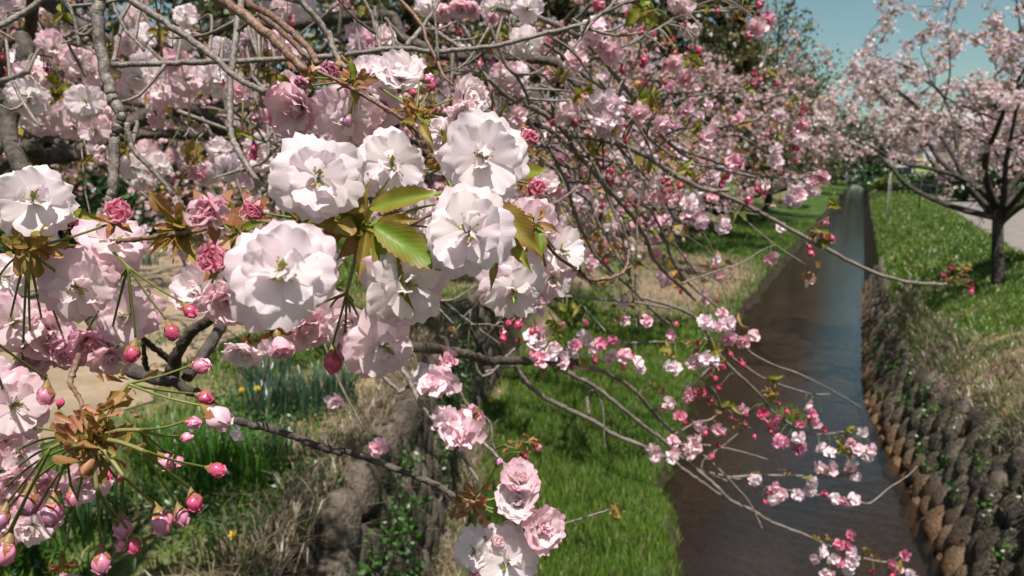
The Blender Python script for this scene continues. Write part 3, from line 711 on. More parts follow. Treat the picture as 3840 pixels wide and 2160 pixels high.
def blossom(tree, pos, n, scale, kind, tint, node=None, seed=None):
    """an opened blossom as a part; every petal a sub-part. kind: open, bell, half"""
    scale *= 1.3 if kind == 'half' else 1.06
    mw = Matrix.Translation(pos) @ frame(n).to_4x4() @ Matrix.Diagonal((scale, scale, scale, 1))
    o = obj('blossom', CALYX, tree, world=False); o.matrix_local = Matrix.Translation(-tree.location) @ mw; o.color = (1, .8, .75, 1)
    rs = rnd
    def pet(ms, az, el, tw, s, lift, tn):
        p = obj('petal', ms[rs.randrange(len(ms))], o, world=False); p.matrix_local = elev(az, el, tw, s, lift); p.color = jit(TINT[tn]) if isinstance(tn, int) else jit(tn)
    t0 = TINT[tint]; t1 = TINT[max(0, tint-1)] if tint < 5 else TINT[2]
    D = rs.uniform(-5, 9)
    if kind == 'open':
        for i in range(7): pet(PET_OUT, i*.898+rs.uniform(-.2, .2), D+rs.uniform(-20, -6), rs.uniform(-.3, .3), rs.uniform(.84, 1.08), -.0006, t0)
        for i in range(7): pet(PET_OUT, i*.898+.45+rs.uniform(-.2, .2), D+rs.uniform(-6, 7), rs.uniform(-.25, .25), rs.uniform(.74, 1.0), .0006, t1)
        for i in range(6): pet(PET_MID, i*1.047+rs.uniform(-.25, .25), D+rs.uniform(8, 24), rs.uniform(-.35, .35), rs.uniform(.70, .98), .001, t1)
        for i in range(rs.randint(2, 4)): pet(PET_IN, i*1.7+rs.uniform(-.5, .5), rs.uniform(32, 58), rs.uniform(-.9, .9), rs.uniform(.75, 1.0), .0015, TINT[0] if tint < 2 else t1)
    elif kind == 'bell':
        for i in range(8): pet(PET_MID, i*.785+rs.uniform(-.2, .2), rs.uniform(28, 42), rs.uniform(-.3, .3), rs.uniform(1.05, 1.2), 0, t0)
        for i in range(7): pet(PET_MID, i*.9+.4+rs.uniform(-.2, .2), rs.uniform(42, 56), rs.uniform(-.4, .4), rs.uniform(.95, 1.1), .0006, t1)
        for i in range(6): pet(PET_IN, i*1.05+rs.uniform(-.3, .3), rs.uniform(52, 72), rs.uniform(-.8, .8), rs.uniform(.9, 1.15), .001, t1)
    else:                                                   # half-open rosette
        for i in range(7): pet(PET_CUP, i*.9+rs.uniform(-.15, .15), rs.uniform(38, 52), rs.uniform(-.35, .35), rs.uniform(.62, .72), 0, t0)
        for i in range(6): pet(PET_CUP, i*1.05+.4, rs.uniform(52, 66), rs.uniform(-.5, .5), rs.uniform(.58, .66), .0006, t0)
        for i in range(6): pet(PET_CUP, i*1.05+rs.uniform(-.2, .2), rs.uniform(66, 84), rs.uniform(-.9, .9), rs.uniform(.52, .62), .001, t1)
    if kind != 'half':
        obj('pistil', PISTIL, o, world=False); s_ = obj('stamens', STAMEN, o, 'stuff', world=False)
    if node is not None:
        a = mw @ Vector((0, 0, -.011)); stalk_child(o, mw, node, a, .00095, -.004, (.17, .22, .05))
    COUNT['blossom'] = COUNT.get('blossom', 0)+1
    return o
def bud_mesh(seed, open_=0.0):
    """closed bud along +z: overlapping petals as ridges, tip frilled"""
    r = np.random.default_rng(seed); nu, nv = 9, 14; u = np.linspace(0, 1, nu)[:, None]; a = np.linspace(0, 2*math.pi, nv, endpoint=False)[None, :]
    R = .0064*np.sin(math.pi*(u*.93+.05))**.66*(1+.10*np.sin(3*a+u*4+r.random()*6)+.05*np.sin(5*a-u*6)); Z = -.001+.0145*u+.0008*np.sin(4*a)*u**4
    V = np.stack([R*np.cos(a), R*np.sin(a), Z+0*a], -1).reshape(-1, 3); V = np.vstack([V, (0, 0, .0138)]); F = []
    for i in range(nu-1):
        for j in range(nv): F.append((i*nv+j, i*nv+(j+1) % nv, (i+1)*nv+(j+1) % nv)); F.append((i*nv+j, (i+1)*nv+(j+1) % nv, (i+1)*nv+j))
    for j in range(nv): F.append(((nu-1)*nv+j, (nu-1)*nv+(j+1) % nv, nu*nv))
    uu = np.r_[np.repeat(np.linspace(0, 1, nu), nv), 1]; c = np.array((1, .62, .7))*(1-uu[:, None])*0+np.array((1., 1, 1))*(1.0-.12*uu[:, None])
    mb = MB(); mb.add(V, F, c)
    for k in range(3):                                       # loosening outer petals
        P_, Fp, al, ac = petal_grid(.0145, .0120, 5, 5, .42, .42, .05, seed*7+k); el = math.radians(93-4*k); A = k*2.1+r.random()
        X = P_[:, 0]*math.cos(el)-P_[:, 2]*math.sin(el)*1+.0050; Zz = P_[:, 0]*math.sin(el)+P_[:, 2]*math.cos(el)
        Q = np.column_stack([X*math.cos(A)-P_[:, 1]*math.sin(A), X*math.sin(A)+P_[:, 1]*math.cos(A), Zz]); mb.add(Q, Fp, (1.0, 1.06, 1.06))
    return mb
def sepals(mb, c=(.30, .13, .06), l=.0075):
    V, F = tube([Vector((0, 0, -.008)), Vector((0, 0, -.0045)), Vector((0, 0, -.0012)), Vector((0, 0, .0016))], [.0010, .0021, .0037, .0046], 8); mb.add(V, F, (.26, .17, .06))
    for i in range(5):
        a = i*1.2566+.2; d = np.array((math.cos(a), math.sin(a), 0)); e = np.array((-math.sin(a), math.cos(a), 0)); z = np.array((0, 0, 1.))
        mb.add([d*.0046+z*.001-e*.0028, d*.0046+z*.001+e*.0028, d*.0061+z*l*.6+e*.0021, d*.0061+z*l*.6-e*.0021, d*.0056+z*l*1.15], [(0, 1, 2, 3)], c); mb.add([d*.0061+z*l*.6+e*.0021, d*.0061+z*l*.6-e*.0021, d*.0056+z*l*1.15], [(0, 2, 1)], c)
BUDS = [bud_mesh(i).mesh('bud', M_BUD) for i in range(4)]
mbs = MB(); sepals(mbs); SEPAL = mbs.mesh('sepals', M_GREEN)
mbs = MB(); sepals(mbs, (.42, .09, .07)); SEPALR = mbs.mesh('sepals_red', M_GREEN)
def bud(tree, pos, n, scale, tint, node=None):
    mw = Matrix.Translation(pos) @ frame(n).to_4x4() @ Matrix.Diagonal((scale, scale, scale, 1))
    o = obj('bud', BUDS[rnd.randrange(4)], tree, world=False); o.matrix_local = Matrix.Translation(-tree.location) @ mw; o.color = jit(TINT[tint], .1)
    s_ = obj('calyx', SEPAL if rnd.random() < .7 else SEPALR, o, world=False); s_.color = (1, 1, 1, 1)
    if node is not None: stalk_child(o, mw, node, mw @ Vector((0, 0, -.0072)), .0008, -.003, (.20, .22, .055))
    COUNT['bud'] = COUNT.get('bud', 0)+1
    return o
def leaf_mesh(L, Wd, curl, fold, seed, twist=0.0):
    r = np.random.default_rng(seed); nu, nv = 27, 7; u = np.linspace(0, 1, nu)[:, None]; v = np.linspace(-1, 1, nv)[None, :]
    w = Wd*.5*np.sin(math.pi*np.clip(u, 0, 1)**.82)**.85*(1-.30*u)*1.25*(1-.78*np.clip((u-.62)/.38, 0, 1)**.8)+.004*(1-u)
    tooth = np.where(np.arange(nu) % 2 == 0, 1.0, .86)[:, None]; w = np.where(np.abs(v) > .99, w*tooth, w*.98)
    X = L*u+0*v+np.where(np.abs(v) > .99, np.where(np.arange(nu) % 2 == 0, .012*L, 0)[:, None], 0); Y = w*v
    Z = curl*L*u**2+fold*np.abs(Y)+.03*L*np.sin(u*9+r.random()*6)*np.abs(v)+.012*L*np.sin(u*22)*np.abs(v)
    a = twist*u; Y, Z = Y*np.cos(a)-Z*np.sin(a)*.3, Z+Y*np.sin(a)
    V = np.stack([X, Y, Z+0*v], -1).reshape(-1, 3); k = np.arange(nu*nv).reshape(nu, nv)
    F = np.stack([k[:-1, :-1], k[1:, :-1], k[1:, 1:], k[:-1, 1:]], -1).reshape(-1, 4)
    return mesh_np('leaf', V, F, M_LEAF, attr={'along': np.repeat(np.linspace(0, 1, nu), nv), 'across': np.tile(np.linspace(-1, 1, nv), nu)})
LEAVES = [leaf_mesh(1, .42, -.18, .35, 1), leaf_mesh(1, .36, -.32, .55, 2, .5), leaf_mesh(1, .30, -.10, .8, 3, -.6), leaf_mesh(1, .5, -.15, .25, 4)]
def bract_mesh(seed):
    V, F, al, ac = petal_grid(1, .55, 6, 5, .22, .3, .08, seed, .0); return mesh_np('bract', V, F, M_LEAF, attr={'along': al, 'across': ac*.6+.25})
BRACTS = [bract_mesh(i) for i in range(4)]
GREENS = [(.17, .26, .02), (.23, .26, .03), (.29, .21, .04), (.38, .20, .075), (.50, .215, .125)]
def leaf(tree, a, b, wscale, tint, mesh=None, up=None, name='leaf'):
    """leaf with its base at a and tip at b (world)"""
    d = b-a; L = d.length; x = d/L; up = up or (CAM-a).normalized()
    z = (up-x*up.dot(x)).normalized(); y = z.cross(x)
    m = Matrix((x*L, y*L*wscale, z*L)).transposed().to_4x4(); m.translation = a-tree.location
    o = obj(name, mesh or LEAVES[rnd.randrange(4)], tree, world=False); o.matrix_local = m; o.color = jit(GREENS[tint], .15)
    return o
def bract_tuft(tree, c, n, size, tints, ax=None):
    ax = ax or Vector((0, 0, 1))
    for i in range(n):
        d = Vector((rnd.gauss(0, 1), rnd.gauss(0, 1), rnd.gauss(0, 1))).normalized()+ax*.3; d.normalize(); s = size*rnd.uniform(.6, 1.2)
        o_ = Vector((rnd.gauss(0, 1), rnd.gauss(0, 1), rnd.gauss(0, 1)))*size*.28; leaf(tree, c+o_+d*size*.1, c+o_+d*s*.8, rnd.uniform(.8, 1.25), rnd.choice(tints), BRACTS[rnd.randrange(4)], (Vector((rnd.gauss(0, 1), rnd.gauss(0, 1), rnd.gauss(0, 1)))+(CAM-c).normalized()*1.2).normalized(), 'bract')

# ------------------------------------------------------------------ the near cherry tree: branches traced in the photograph
T1BASE = Vector((-2.25, .62, float(ground_z(np.array([-2.25]), np.array([.62]))[0])))
T1 = thing('cherry_tree', 'near cherry tree with large white and pink double blossoms on twisting bare branches', 'cherry tree', T1BASE)
SAMPLES = []                                                 # (px, py, depth, point) along the traced wood
rs1 = np.random.default_rng(3)
def branch(c, pts, w0, w1, d0, d1, m=M_TWIG, knob=.13, name='branch', sides=8, free=False):
    """pts: flat list of x,y in crop c; widths and depths run from start to end; widths in photo pixels"""
    q = [cpx(c, pts[i], pts[i+1]) for i in range(0, len(pts), 2)]; n = len(q); P3 = []; R3 = []
    for i, (px, py) in enumerate(q):
        t = i/(n-1); d = d0+(d1-d0)*t; P3.append(P(px, py, d)); R3.append((w0+(w1-w0)*t)/2*d/FPX)
    p, r = smooth_path(P3, R3, sub=7)
    amp = .14
    p = [a+Vector((rnd.gauss(0, 1), rnd.gauss(0, 1), rnd.gauss(0, 1)))*b*amp if 0 < i < len(p)-1 else a for i, (a, b) in enumerate(zip(p, r))]
    V, F = tube(p, r, sides, knob, rs1); mb = MB(); mb.add(V, F)
    o = obj(name, mb.mesh(name, m), T1)
    if not free:
        for a in p:
            x, y, z = proj(a); SAMPLES.append((x, y, z, a))
    return p
# trunk and big limbs (the trunk stands left of the picture)
def wood(pts, rad, name, m=M_LIMB, tree=None, sides=10, knob=.25):
    tree = tree or T1; p, r = smooth_path([Vector(q) for q in pts], rad, sub=8); V, F = tube(p, r, sides, knob, rs1); mb = MB(); mb.add(V, F); return obj(name, mb.mesh(name, m), tree)
b0 = T1BASE
wood([b0+Vector((0, 0, -.1)), b0+Vector((.02, .03, .5)), b0+Vector((-.02, .1, 1.1)), b0+Vector((.05, .2, 1.7)), b0+Vector((.1, .5, 2.4))], [.15, .12, .11, .09, .06], 'trunk', M_BARKF, sides=14)
fork = b0+Vector((-.02, .1, 1.1)); fork2 = b0+Vector((.05, .2, 1.7))
def limb(c, pts, w0, w1, d0, d1, start, rad0):
    """limb from the trunk into the traced stretch"""
    q = [cpx(c, pts[i], pts[i+1]) for i in range(0, len(pts), 2)]; n = len(q); P3 = [start]; R3 = [rad0]
    for i, (px, py) in enumerate(q):
        t = i/(n-1); d = d0+(d1-d0)*t; P3.append(P(px, py, d)); R3.append((w0+(w1-w0)*t)/2*d/FPX)
    p, r = smooth_path(P3, R3, sub=8); V, F = tube(p, r, 10, .22, rs1); mb = MB(); mb.add(V, F); obj('limb', mb.mesh('limb', M_LIMB), T1)
    for a in p[8:]:
        x, y, z = proj(a); SAMPLES.append((x, y, z, a))
limb('a', [-60, 480, 60, 1000, 150, 1240, 430, 1900, 720, 2450, 960, 2770, 1280, 2870], 64, 50, 1.15, .72, fork, .06)
limb('a', [-80, 1290, 330, 1190, 600, 1140, 900, 960, 1200, 850, 1400, 820, 1600, 930, 1770, 1060], 66, 56, 1.6, 2.1, fork, .06)
limb('a', [-60, 560, 40, 520, 200, 300, 240, 100, 250, -60], 48, 44, 1.5, 1.3, fork2, .045)
limb('a', [-60, 960, 60, 900, 250, 1000, 450, 1080, 600, 1190], 34, 26, 1.5, 1.4, fork, .04)
limb('a', [-100, -60, 800, 300, 1200, 380, 1560, 250, 1750, 170, 2100, 190, 2576, 130, 2926, 120, 2996, 190, 3036, 290, 3180, 345, 3380, 425, 3880, 440, 4180, 470, 4280, 560, 4370, 660], 52, 30, 1.9, 1.9, fork2, .05)
branch('a', [850, 1045, 1000, 1030, 1250, 1010, 1560, 1030], 34, 36, 1.8, 1.9, M_LIMB)
# fore branches, left
branch('a', [752, -60, 735, 120, 760, 350, 820, 620, 860, 770, 920, 880, 880, 970, 860, 1150, 850, 1449, 770, 1600, 740, 1700], 46, 36, .62, .60)
branch('a', [955, 930, 1010, 1130, 1130, 1260, 1270, 1420, 1300, 1480], 22, 16, .61, .62)
branch('a', [900, -50, 1100, 70, 1310, 210, 1500, 340, 1630, 440, 1750, 560, 1860, 630, 1990, 690], 30, 22, .60, .55)
branch('a', [850, 490, 1200, 480, 1500, 470, 1750, 460, 2200, 440, 2560, 420, 2826, 380, 3056, 365, 3276, 390, 3526, 370, 3776, 340, 4076, 260, 4276, 215, 4476, 150, 4636, 20, 4660, -60], 22, 15, .85, .95)
branch('b', [490, 350, 590, 230, 690, 90, 760, -40], 20, 12, .90, .95)
branch('a', [1560, -50, 1800, 80, 2000, 240, 2150, 380, 2300, 530], 40, 34, .56, .52, M_REDTWIG, .12)
branch('a', [1860, -40, 1900, 40, 2050, 120, 2200, 240, 2330, 370, 2390, 480], 28, 24, .60, .52, M_REDTWIG, .3)
branch('a', [1960, 110, 2150, 260, 2280, 400, 2330, 480], 22, 20, .60, .54, M_REDTWIG, .3)
branch('a', [1830, -40, 1800, 130, 1770, 350, 1740, 640, 1740, 960, 1770, 1080, 1850, 1230, 1950, 1390, 1990, 1440], 27, 22, .72, .62, M_TWIG, .15)
branch('a', [2240, -20, 2400, 150, 2480, 280, 2540, 320, 2576, 300], 24, 20, .7, .72, knob=.6)
branch('a', [2480, 250, 2520, 380, 2576, 480, 2640, 540], 26, 18, .7, .68)
branch('a', [340, -20, 200, 80, 100, 145, -20, 205], 24, 22, .7, .68)
branch('a', [1090, 380, 1040, 320, 950, 230, 880, 90, 830, -20], 14, 12, .9, .9)
branch('a', [600, 350, 570, 180, 530, 60, 490, -20], 14, 12, .8, .8)
branch('a', [480, 280, 620, 220, 690, 190], 14, 12, 1.0, 1.0)
branch('a', [100, 620, 180, 780, 260, 900, 310, 950], 15, 10, .9, .88)
branch('a', [-20, 620, 100, 590, 210, 540], 24, 20, 1.0, .95)
branch('a', [-10, 230, 60, 270, 110, 300], 10, 6, .9, .9, M_REDTWIG)
branch('a', [1250, 860, 1400, 940, 1490, 1020], 13, 11, 1.3, 1.3)
branch('a', [1640, 870, 1850, 910, 2050, 1000, 2200, 1060], 13, 10, 1.2, 1.2)
branch('a', [1960, 450, 1900, 560, 2000, 680, 2060, 780], 16, 14, .95, .95)
branch('a', [2040, 960, 2080, 1090, 2000, 1210, 1900, 1260], 15, 11, .9, .9)
branch('a', [2190, 900, 2170, 1020, 2080, 1180], 14, 11, .9, .9)
# fore branches, lower left
branch('d', [1830, 850, 1600, 950, 1450, 1050, 1350, 1200, 1300, 1330, 1290, 1430], 36, 52, .66, .72, M_LIMB, .35)
branch('d', [1080, 1110, 1180, 1190, 1290, 1270], 20, 26, .68, .71, M_LIMB)
branch('d', [1080, 1120, 1090, 1240, 1110, 1340], 14, 20, .69, .71, M_LIMB, .6)
branch('d', [1290, 1420, 1420, 1500, 1500, 1530, 1690, 1670, 1850, 1740, 2050, 1790, 2250, 1860, 2400, 1920, 2576, 1970], 34, 25, .70, .58, M_LIMB, .35)
branch('s', [1280, 1689, 1440, 1740, 1590, 1797, 1680, 1845, 1708, 1870], 25, 24, .58, .55, M_LIMB, .35)
branch('d', [600, 1230, 560, 1330, 530, 1449, 590, 1540, 640, 1680, 690, 1860], 24, 14, .48, .43, M_REDTWIG, .5)
branch('s', [440, 905, 537, 894, 700, 872, 895, 838, 1010, 832, 1130, 850, 1230, 870, 1340, 882, 1400, 875], 18, 16, .53, .46, M_REDTWIG, .4)
branch('s', [1560, 500, 1576, 536, 1607, 572, 1657, 622, 1680, 690, 1640, 780, 1520, 850, 1400, 875], 18, 14, .54, .46, M_REDTWIG, .5)
branch('s', [1190, 268, 1260, 300, 1400, 380, 1500, 440, 1560, 500], 16, 16, .52, .54, M_REDTWIG, .5)
branch('e', [1750, 570, 1800, 580, 1880, 660, 2050, 640, 2140, 590, 2165, 500, 2170, 440], 20, 10, .62, .66, M_REDTWIG, .9)
branch('e', [2140, 600, 2190, 560], 14, 8, .655, .66, M_REDTWIG, .9)
branch('s', [2010, 860, 2090, 960, 2165, 1010], 12, 14, .52, .62, M_REDTWIG, .4)
# the drooping tangle
branch('b', [1180, 60, 1310, 90, 1500, 140, 1690, 220, 1830, 310, 1960, 440, 2060, 560, 2130, 650, 2200, 740, 2300, 860, 2420, 1020, 2560, 1150, 2760, 1250, 2960, 1300, 3130, 1340], 22, 12, 1.25, 1.7)
branch('b', [1480, 290, 1620, 380, 1780, 520, 1900, 600, 2050, 700, 2200, 790], 17, 14, 1.4, 1.5)
branch('b', [430, -20, 600, 180, 650, 320, 720, 450, 770, 570, 840, 640], 15, 11, .85, .8, M_REDTWIG)
branch('b', [800, 120, 930, 220, 990, 330, 1060, 430, 1100, 520], 18, 14, 1.4, 1.4)
branch('b', [640, 170, 750, 260, 880, 350, 960, 400], 18, 14, 1.3, 1.3)
branch('b', [1110, 180, 1190, 360, 1240, 490, 1330, 590, 1390, 700, 1420, 790], 15, 11, 1.1, 1.15)
branch('b', [840, 410, 835, 560, 830, 690], 14, 11, 1.3, 1.3)
branch('b', [160, -20, 230, 120, 270, 300, 290, 370], 12, 11, .9, .9)
branch('b', [300, 400, 400, 460, 470, 520], 13, 9, .95, .95)
branch('b', [1890, 20, 1740, 180, 1650, 290, 1540, 420], 14, 9, 1.1, 1.2)
branch('b', [1790, 500, 1930, 430, 2100, 360, 2290, 270, 2450, 180, 2560, 100], 15, 9, 1.35, 1.5)
branch('b', [1990, 240, 2080, 215, 2170, 150], 10, 7, 1.3, 1.3)
branch('k', [-150, -10, 0, 130, 100, 200, 200, 370, 300, 500, 400, 660, 500, 880, 520, 980, 600, 1200, 700, 1390, 857, 1550, 1015, 1690, 1230, 1910, 1310, 1965], 17, 11, 1.25, 1.75)
branch('k', [-60, 90, 120, 190, 280, 260, 480, 430, 540, 560, 650, 680, 790, 850, 900, 970, 1030, 1130, 1120, 1280, 1190, 1449, 1330, 1600, 1520, 1770], 24, 12, 1.3, 1.8)
branch('k', [500, 440, 700, 470, 850, 500, 980, 545, 1140, 620, 1250, 700, 1400, 790, 1560, 870, 1650, 895, 1850, 970, 2050, 1070, 2300, 1210, 2576, 1360, 2930, 1540, 3250, 1628, 3540, 1645], 22, 13, 1.35, 1.75)
branch('k', [1640, 895, 1720, 890, 1790, 885], 20, 12, 1.52, 1.52)
branch('k', [600, -60, 680, 0, 850, 110, 1010, 195], 15, 13, 1.4, 1.45)
branch('k', [880, -40, 1000, 130, 1080, 230, 1150, 330, 1200, 400, 1330, 530, 1480, 590, 1650, 650, 1800, 700, 1950, 745, 2130, 780, 2350, 800], 14, 8, 1.5, 1.75)
branch('k', [1250, 215, 1450, 140, 1650, 100, 1850, 90, 2030, 10], 8, 6, 1.5, 1.6)
branch('k', [1280, 440, 1420, 390, 1700, 380, 1900, 350, 2050, 300, 2260, 235], 11, 9, 1.55, 1.65)
branch('k', [1500, 515, 1650, 450, 1850, 450, 2000, 520, 2100, 600], 10, 7, 1.6, 1.7)
branch('k', [450, 365, 600, 370, 750, 410, 900, 490, 980, 550], 10, 9, 1.4, 1.4)
branch('k', [150, 75, 350, 80, 560, 95], 11, 9, 1.3, 1.35)
branch('k', [170, 150, 350, 165, 500, 165], 11, 8, 1.3, 1.3)
branch('k', [930, 420, 980, 560, 1020, 650, 1050, 770], 13, 9, 1.42, 1.42)
branch('k', [1040, 1000, 1050, 1250, 1040, 1449, 1035, 1700, 1045, 2000], 9, 6, 1.6, 1.6)
branch('k', [1080, 1000, 1150, 1040, 1230, 1180, 1290, 1310, 1330, 1449, 1430, 1600, 1560, 1720, 1700, 1830], 11, 8, 1.6, 1.8)
branch('k', [560, 900, 680, 1000, 740, 1150, 830, 1310, 900, 1440, 1000, 1600], 11, 8, 1.55, 1.6)
branch('k', [750, 1150, 900, 1290, 1050, 1420], 9, 7, 1.6, 1.6)
branch('k', [1100, 380, 1150, 470, 1280, 580, 1430, 650, 1560, 690, 1680, 680], 10, 8, 1.5, 1.6)
branch('k', [240, 580, 300, 500, 400, 455, 500, 560, 640, 620, 780, 720], 10, 9, 1.4, 1.45)
branch('k', [520, 890, 590, 860, 660, 845], 9, 7, 1.4, 1.4)
branch('k', [-200, 240, 0, 310, 60, 340, 160, 345, 340, 400, 500, 530], 22, 16, 1.5, 1.5, M_LIMB)
branch('k', [0, 500, 150, 560, 300, 640, 420, 760], 10, 8, 1.5, 1.5)
branch('k', [430, 470, 570, 600, 590, 700, 600, 800], 16, 12, 1.55, 1.55, M_LIMB)
for k_ in range(26):                                        # further strands of the same tangle, running the same way
    x0 = rnd.uniform(1700, 2350); y0 = rnd.uniform(120, 480)+(x0-1700)*.25; L = rnd.uniform(250, 620); a = rnd.uniform(.45, 1.15); pts = []
    for i in range(5):
        t = i/4; pts += [x0+L*t*math.cos(a+.25*t)+rnd.uniform(-14, 14), y0+L*t*math.sin(a+.25*t)+rnd.uniform(-14, 14)]
    dd = rnd.uniform(1.5, 2.3); branch('s', pts, rnd.uniform(9, 15), rnd.uniform(5, 8), dd, dd+rnd.uniform(0, .3), knob=.3)
# lower limb over the ledge
branch('s', [700, 1420, 905, 1150, 1080, 1170, 1300, 1240, 1558, 1302, 1653, 1312, 1752, 1331, 1827, 1351, 1930, 1355, 2030, 1352, 2120, 1348], 42, 30, .72, 1.55, M_LIMB, .3, 'limb')
branch('m', [1040, 70, 1080, 150, 1180, 270, 1300, 350, 1430, 410, 1560, 470, 1700, 560, 1900, 640, 2050, 720, 2150, 790, 2250, 860, 2359, 935], 20, 12, 1.45, 1.75)
branch('m', [1250, 85, 1370, 150, 1530, 230, 1680, 340, 1800, 440, 1900, 520, 2000, 590, 2100, 690, 2250, 790, 2400, 850], 18, 12, 1.5, 1.8)
branch('m', [1380, 80, 1530, 130, 1700, 190, 1820, 280, 1910, 380, 2000, 480, 2080, 550], 18, 12, 1.55, 1.8)
branch('m', [1530, 430, 1520, 330, 1545, 280, 1580, 300, 1620, 400, 1625, 560, 1635, 640], 11, 7, 1.58, 1.6, knob=.5)
branch('m', [400, 10, 350, 130, 390, 200, 450, 330, 520, 430, 580, 510, 640, 590, 730, 690, 830, 850], 22, 13, 1.0, .95)
branch('m', [560, 480, 720, 540, 850, 600, 930, 670, 1010, 760], 16, 12, .98, .95)
branch('m', [200, 160, 230, 190, 340, 290], 16, 16, 1.0, 1.0, knob=.5)
branch('m', [330, 290, 420, 240, 510, 240], 16, 12, 1.0, 1.0, knob=.8)
branch('m', [500, 100, 560, 130, 680, 210, 760, 360, 900, 470, 920, 600, 940, 650], 11, 7, 1.1, 1.1)
branch('m', [1180, 1310, 1240, 1240, 1330, 1140, 1500, 1080, 1660, 1030], 10, 6, .8, .85)
branch('m', [800, 60, 810, 100, 850, 180, 920, 160, 1000, 70, 1080, 0], 12, 10, 1.35, 1.4, knob=.5)
branch('m', [880, 160, 960, 140, 1050, 125], 12, 9, 1.4, 1.45, knob=.6)
branch('e', [1600, 790, 1760, 790, 2000, 815, 2200, 830, 2480, 880], 12, 8, 1.5, 1.6)
branch('e', [1500, 840, 1300, 900, 1180, 1000, 1060, 1140, 1010, 1230], 18, 14, 1.2, 1.3, M_LIMB)
branch('e', [640, 770, 720, 810, 850, 890, 960, 1010, 1040, 1150, 1090, 1260], 16, 12, 1.2, 1.3, M_LIMB)
branch('e', [940, 960, 1100, 1080, 1250, 1180], 11, 8, 1.2, 1.25)
branch('e', [980, 1000, 1120, 1000, 1260, 1030], 8, 6, 1.2, 1.25)
branch('e', [920, 950, 960, 905, 1000, 880], 8, 6, 1.2, 1.2)
branch('e', [1830, 870, 1900, 950, 1990, 1050], 11, 7, 1.5, 1.5)
branch('e', [1700, 1200, 1900, 1150, 2150, 1140, 2400, 1130, 2520, 1140], 9, 6, 1.55, 1.65)
branch('f', [-10, 690, 250, 600, 450, 530, 600, 440, 690, 400], 8, 4, 1.5, 1.6)
branch('f', [-300, 800, 0, 890, 140, 1000, 290, 1240, 400, 1360, 500, 1449, 600, 1549, 660, 1640, 740, 1700, 880, 1790, 1000, 1830, 1220, 1810], 13, 8, 1.6, 1.85)
branch('f', [290, 1040, 430, 1140, 540, 1230, 700, 1310, 850, 1360, 1000, 1430, 1150, 1510, 1270, 1580, 1350, 1630], 9, 4, 1.7, 1.8)
branch('f', [160, 1100, 450, 1300, 600, 1400, 720, 1449, 850, 1490, 980, 1525, 1110, 1525], 8, 6, 1.7, 1.8)
branch('r', [0, 580, 150, 680, 280, 800, 380, 890, 520, 950, 650, 1030, 800, 1090, 950, 1150, 1100, 1220, 1250, 1280, 1430, 1330, 1560, 1350], 15, 8, 1.75, 1.9)
branch('r', [-20, 520, 100, 640, 300, 690, 500, 740, 650, 780, 850, 810, 1100, 850, 1330, 890, 1420, 895, 1550, 790, 1690, 700, 1770, 620], 12, 4, 1.78, 1.95)
branch('r', [380, 700, 600, 690, 900, 695, 1130, 700, 1250, 690], 10, 6, 1.8, 1.9)
branch('r', [-20, 455, 160, 460, 400, 500, 640, 570], 9, 5, 1.7, 1.75)
branch('r', [150, 530, 250, 620, 370, 740, 480, 860, 540, 960, 600, 1090], 8, 5, 1.78, 1.78)
branch('r', [140, 640, 170, 560, 300, 470, 420, 370, 460, 330], 8, 5, 1.78, 1.78)
branch('r', [-60, 380, 100, 290, 200, 270, 300, 200], 9, 6, 1.7, 1.72)

# ------------------------------------------------------------------ blossoms of the near tree, large ones
NODES = {'c': (1369, 854, .455), 'u': (1660, 625, .52), 't': (1560, 420, .53), 'l': (690, 850, .52), 'w': (105, 935, .47), 'b': (343, 1645, .43),
         'p': (1775, 1885, .55), 'q': (1130, 822, .49), 'v': (480, 1440, .46), 'j': (1300, 1100, .455), 'h': (1330, 300, .53), 's': (900, 870, .5),
         'r': (2010, 840, .52), 'e': (-60, 1250, .46), 'x': (480, 1000, .5), 'y': (905, 1110, .5), '1': (522, 1612, .425), '2': (537, 1690, .42), '3': (363, 1833, .425), '4': (462, 1785, .42), '5': (190, 1680, .43), '6': (250, 1710, .425)}
NP = {k: P(*v) for k, v in NODES.items()}
REAL = {'open': .0505, 'bell': .045, 'half': .0245}
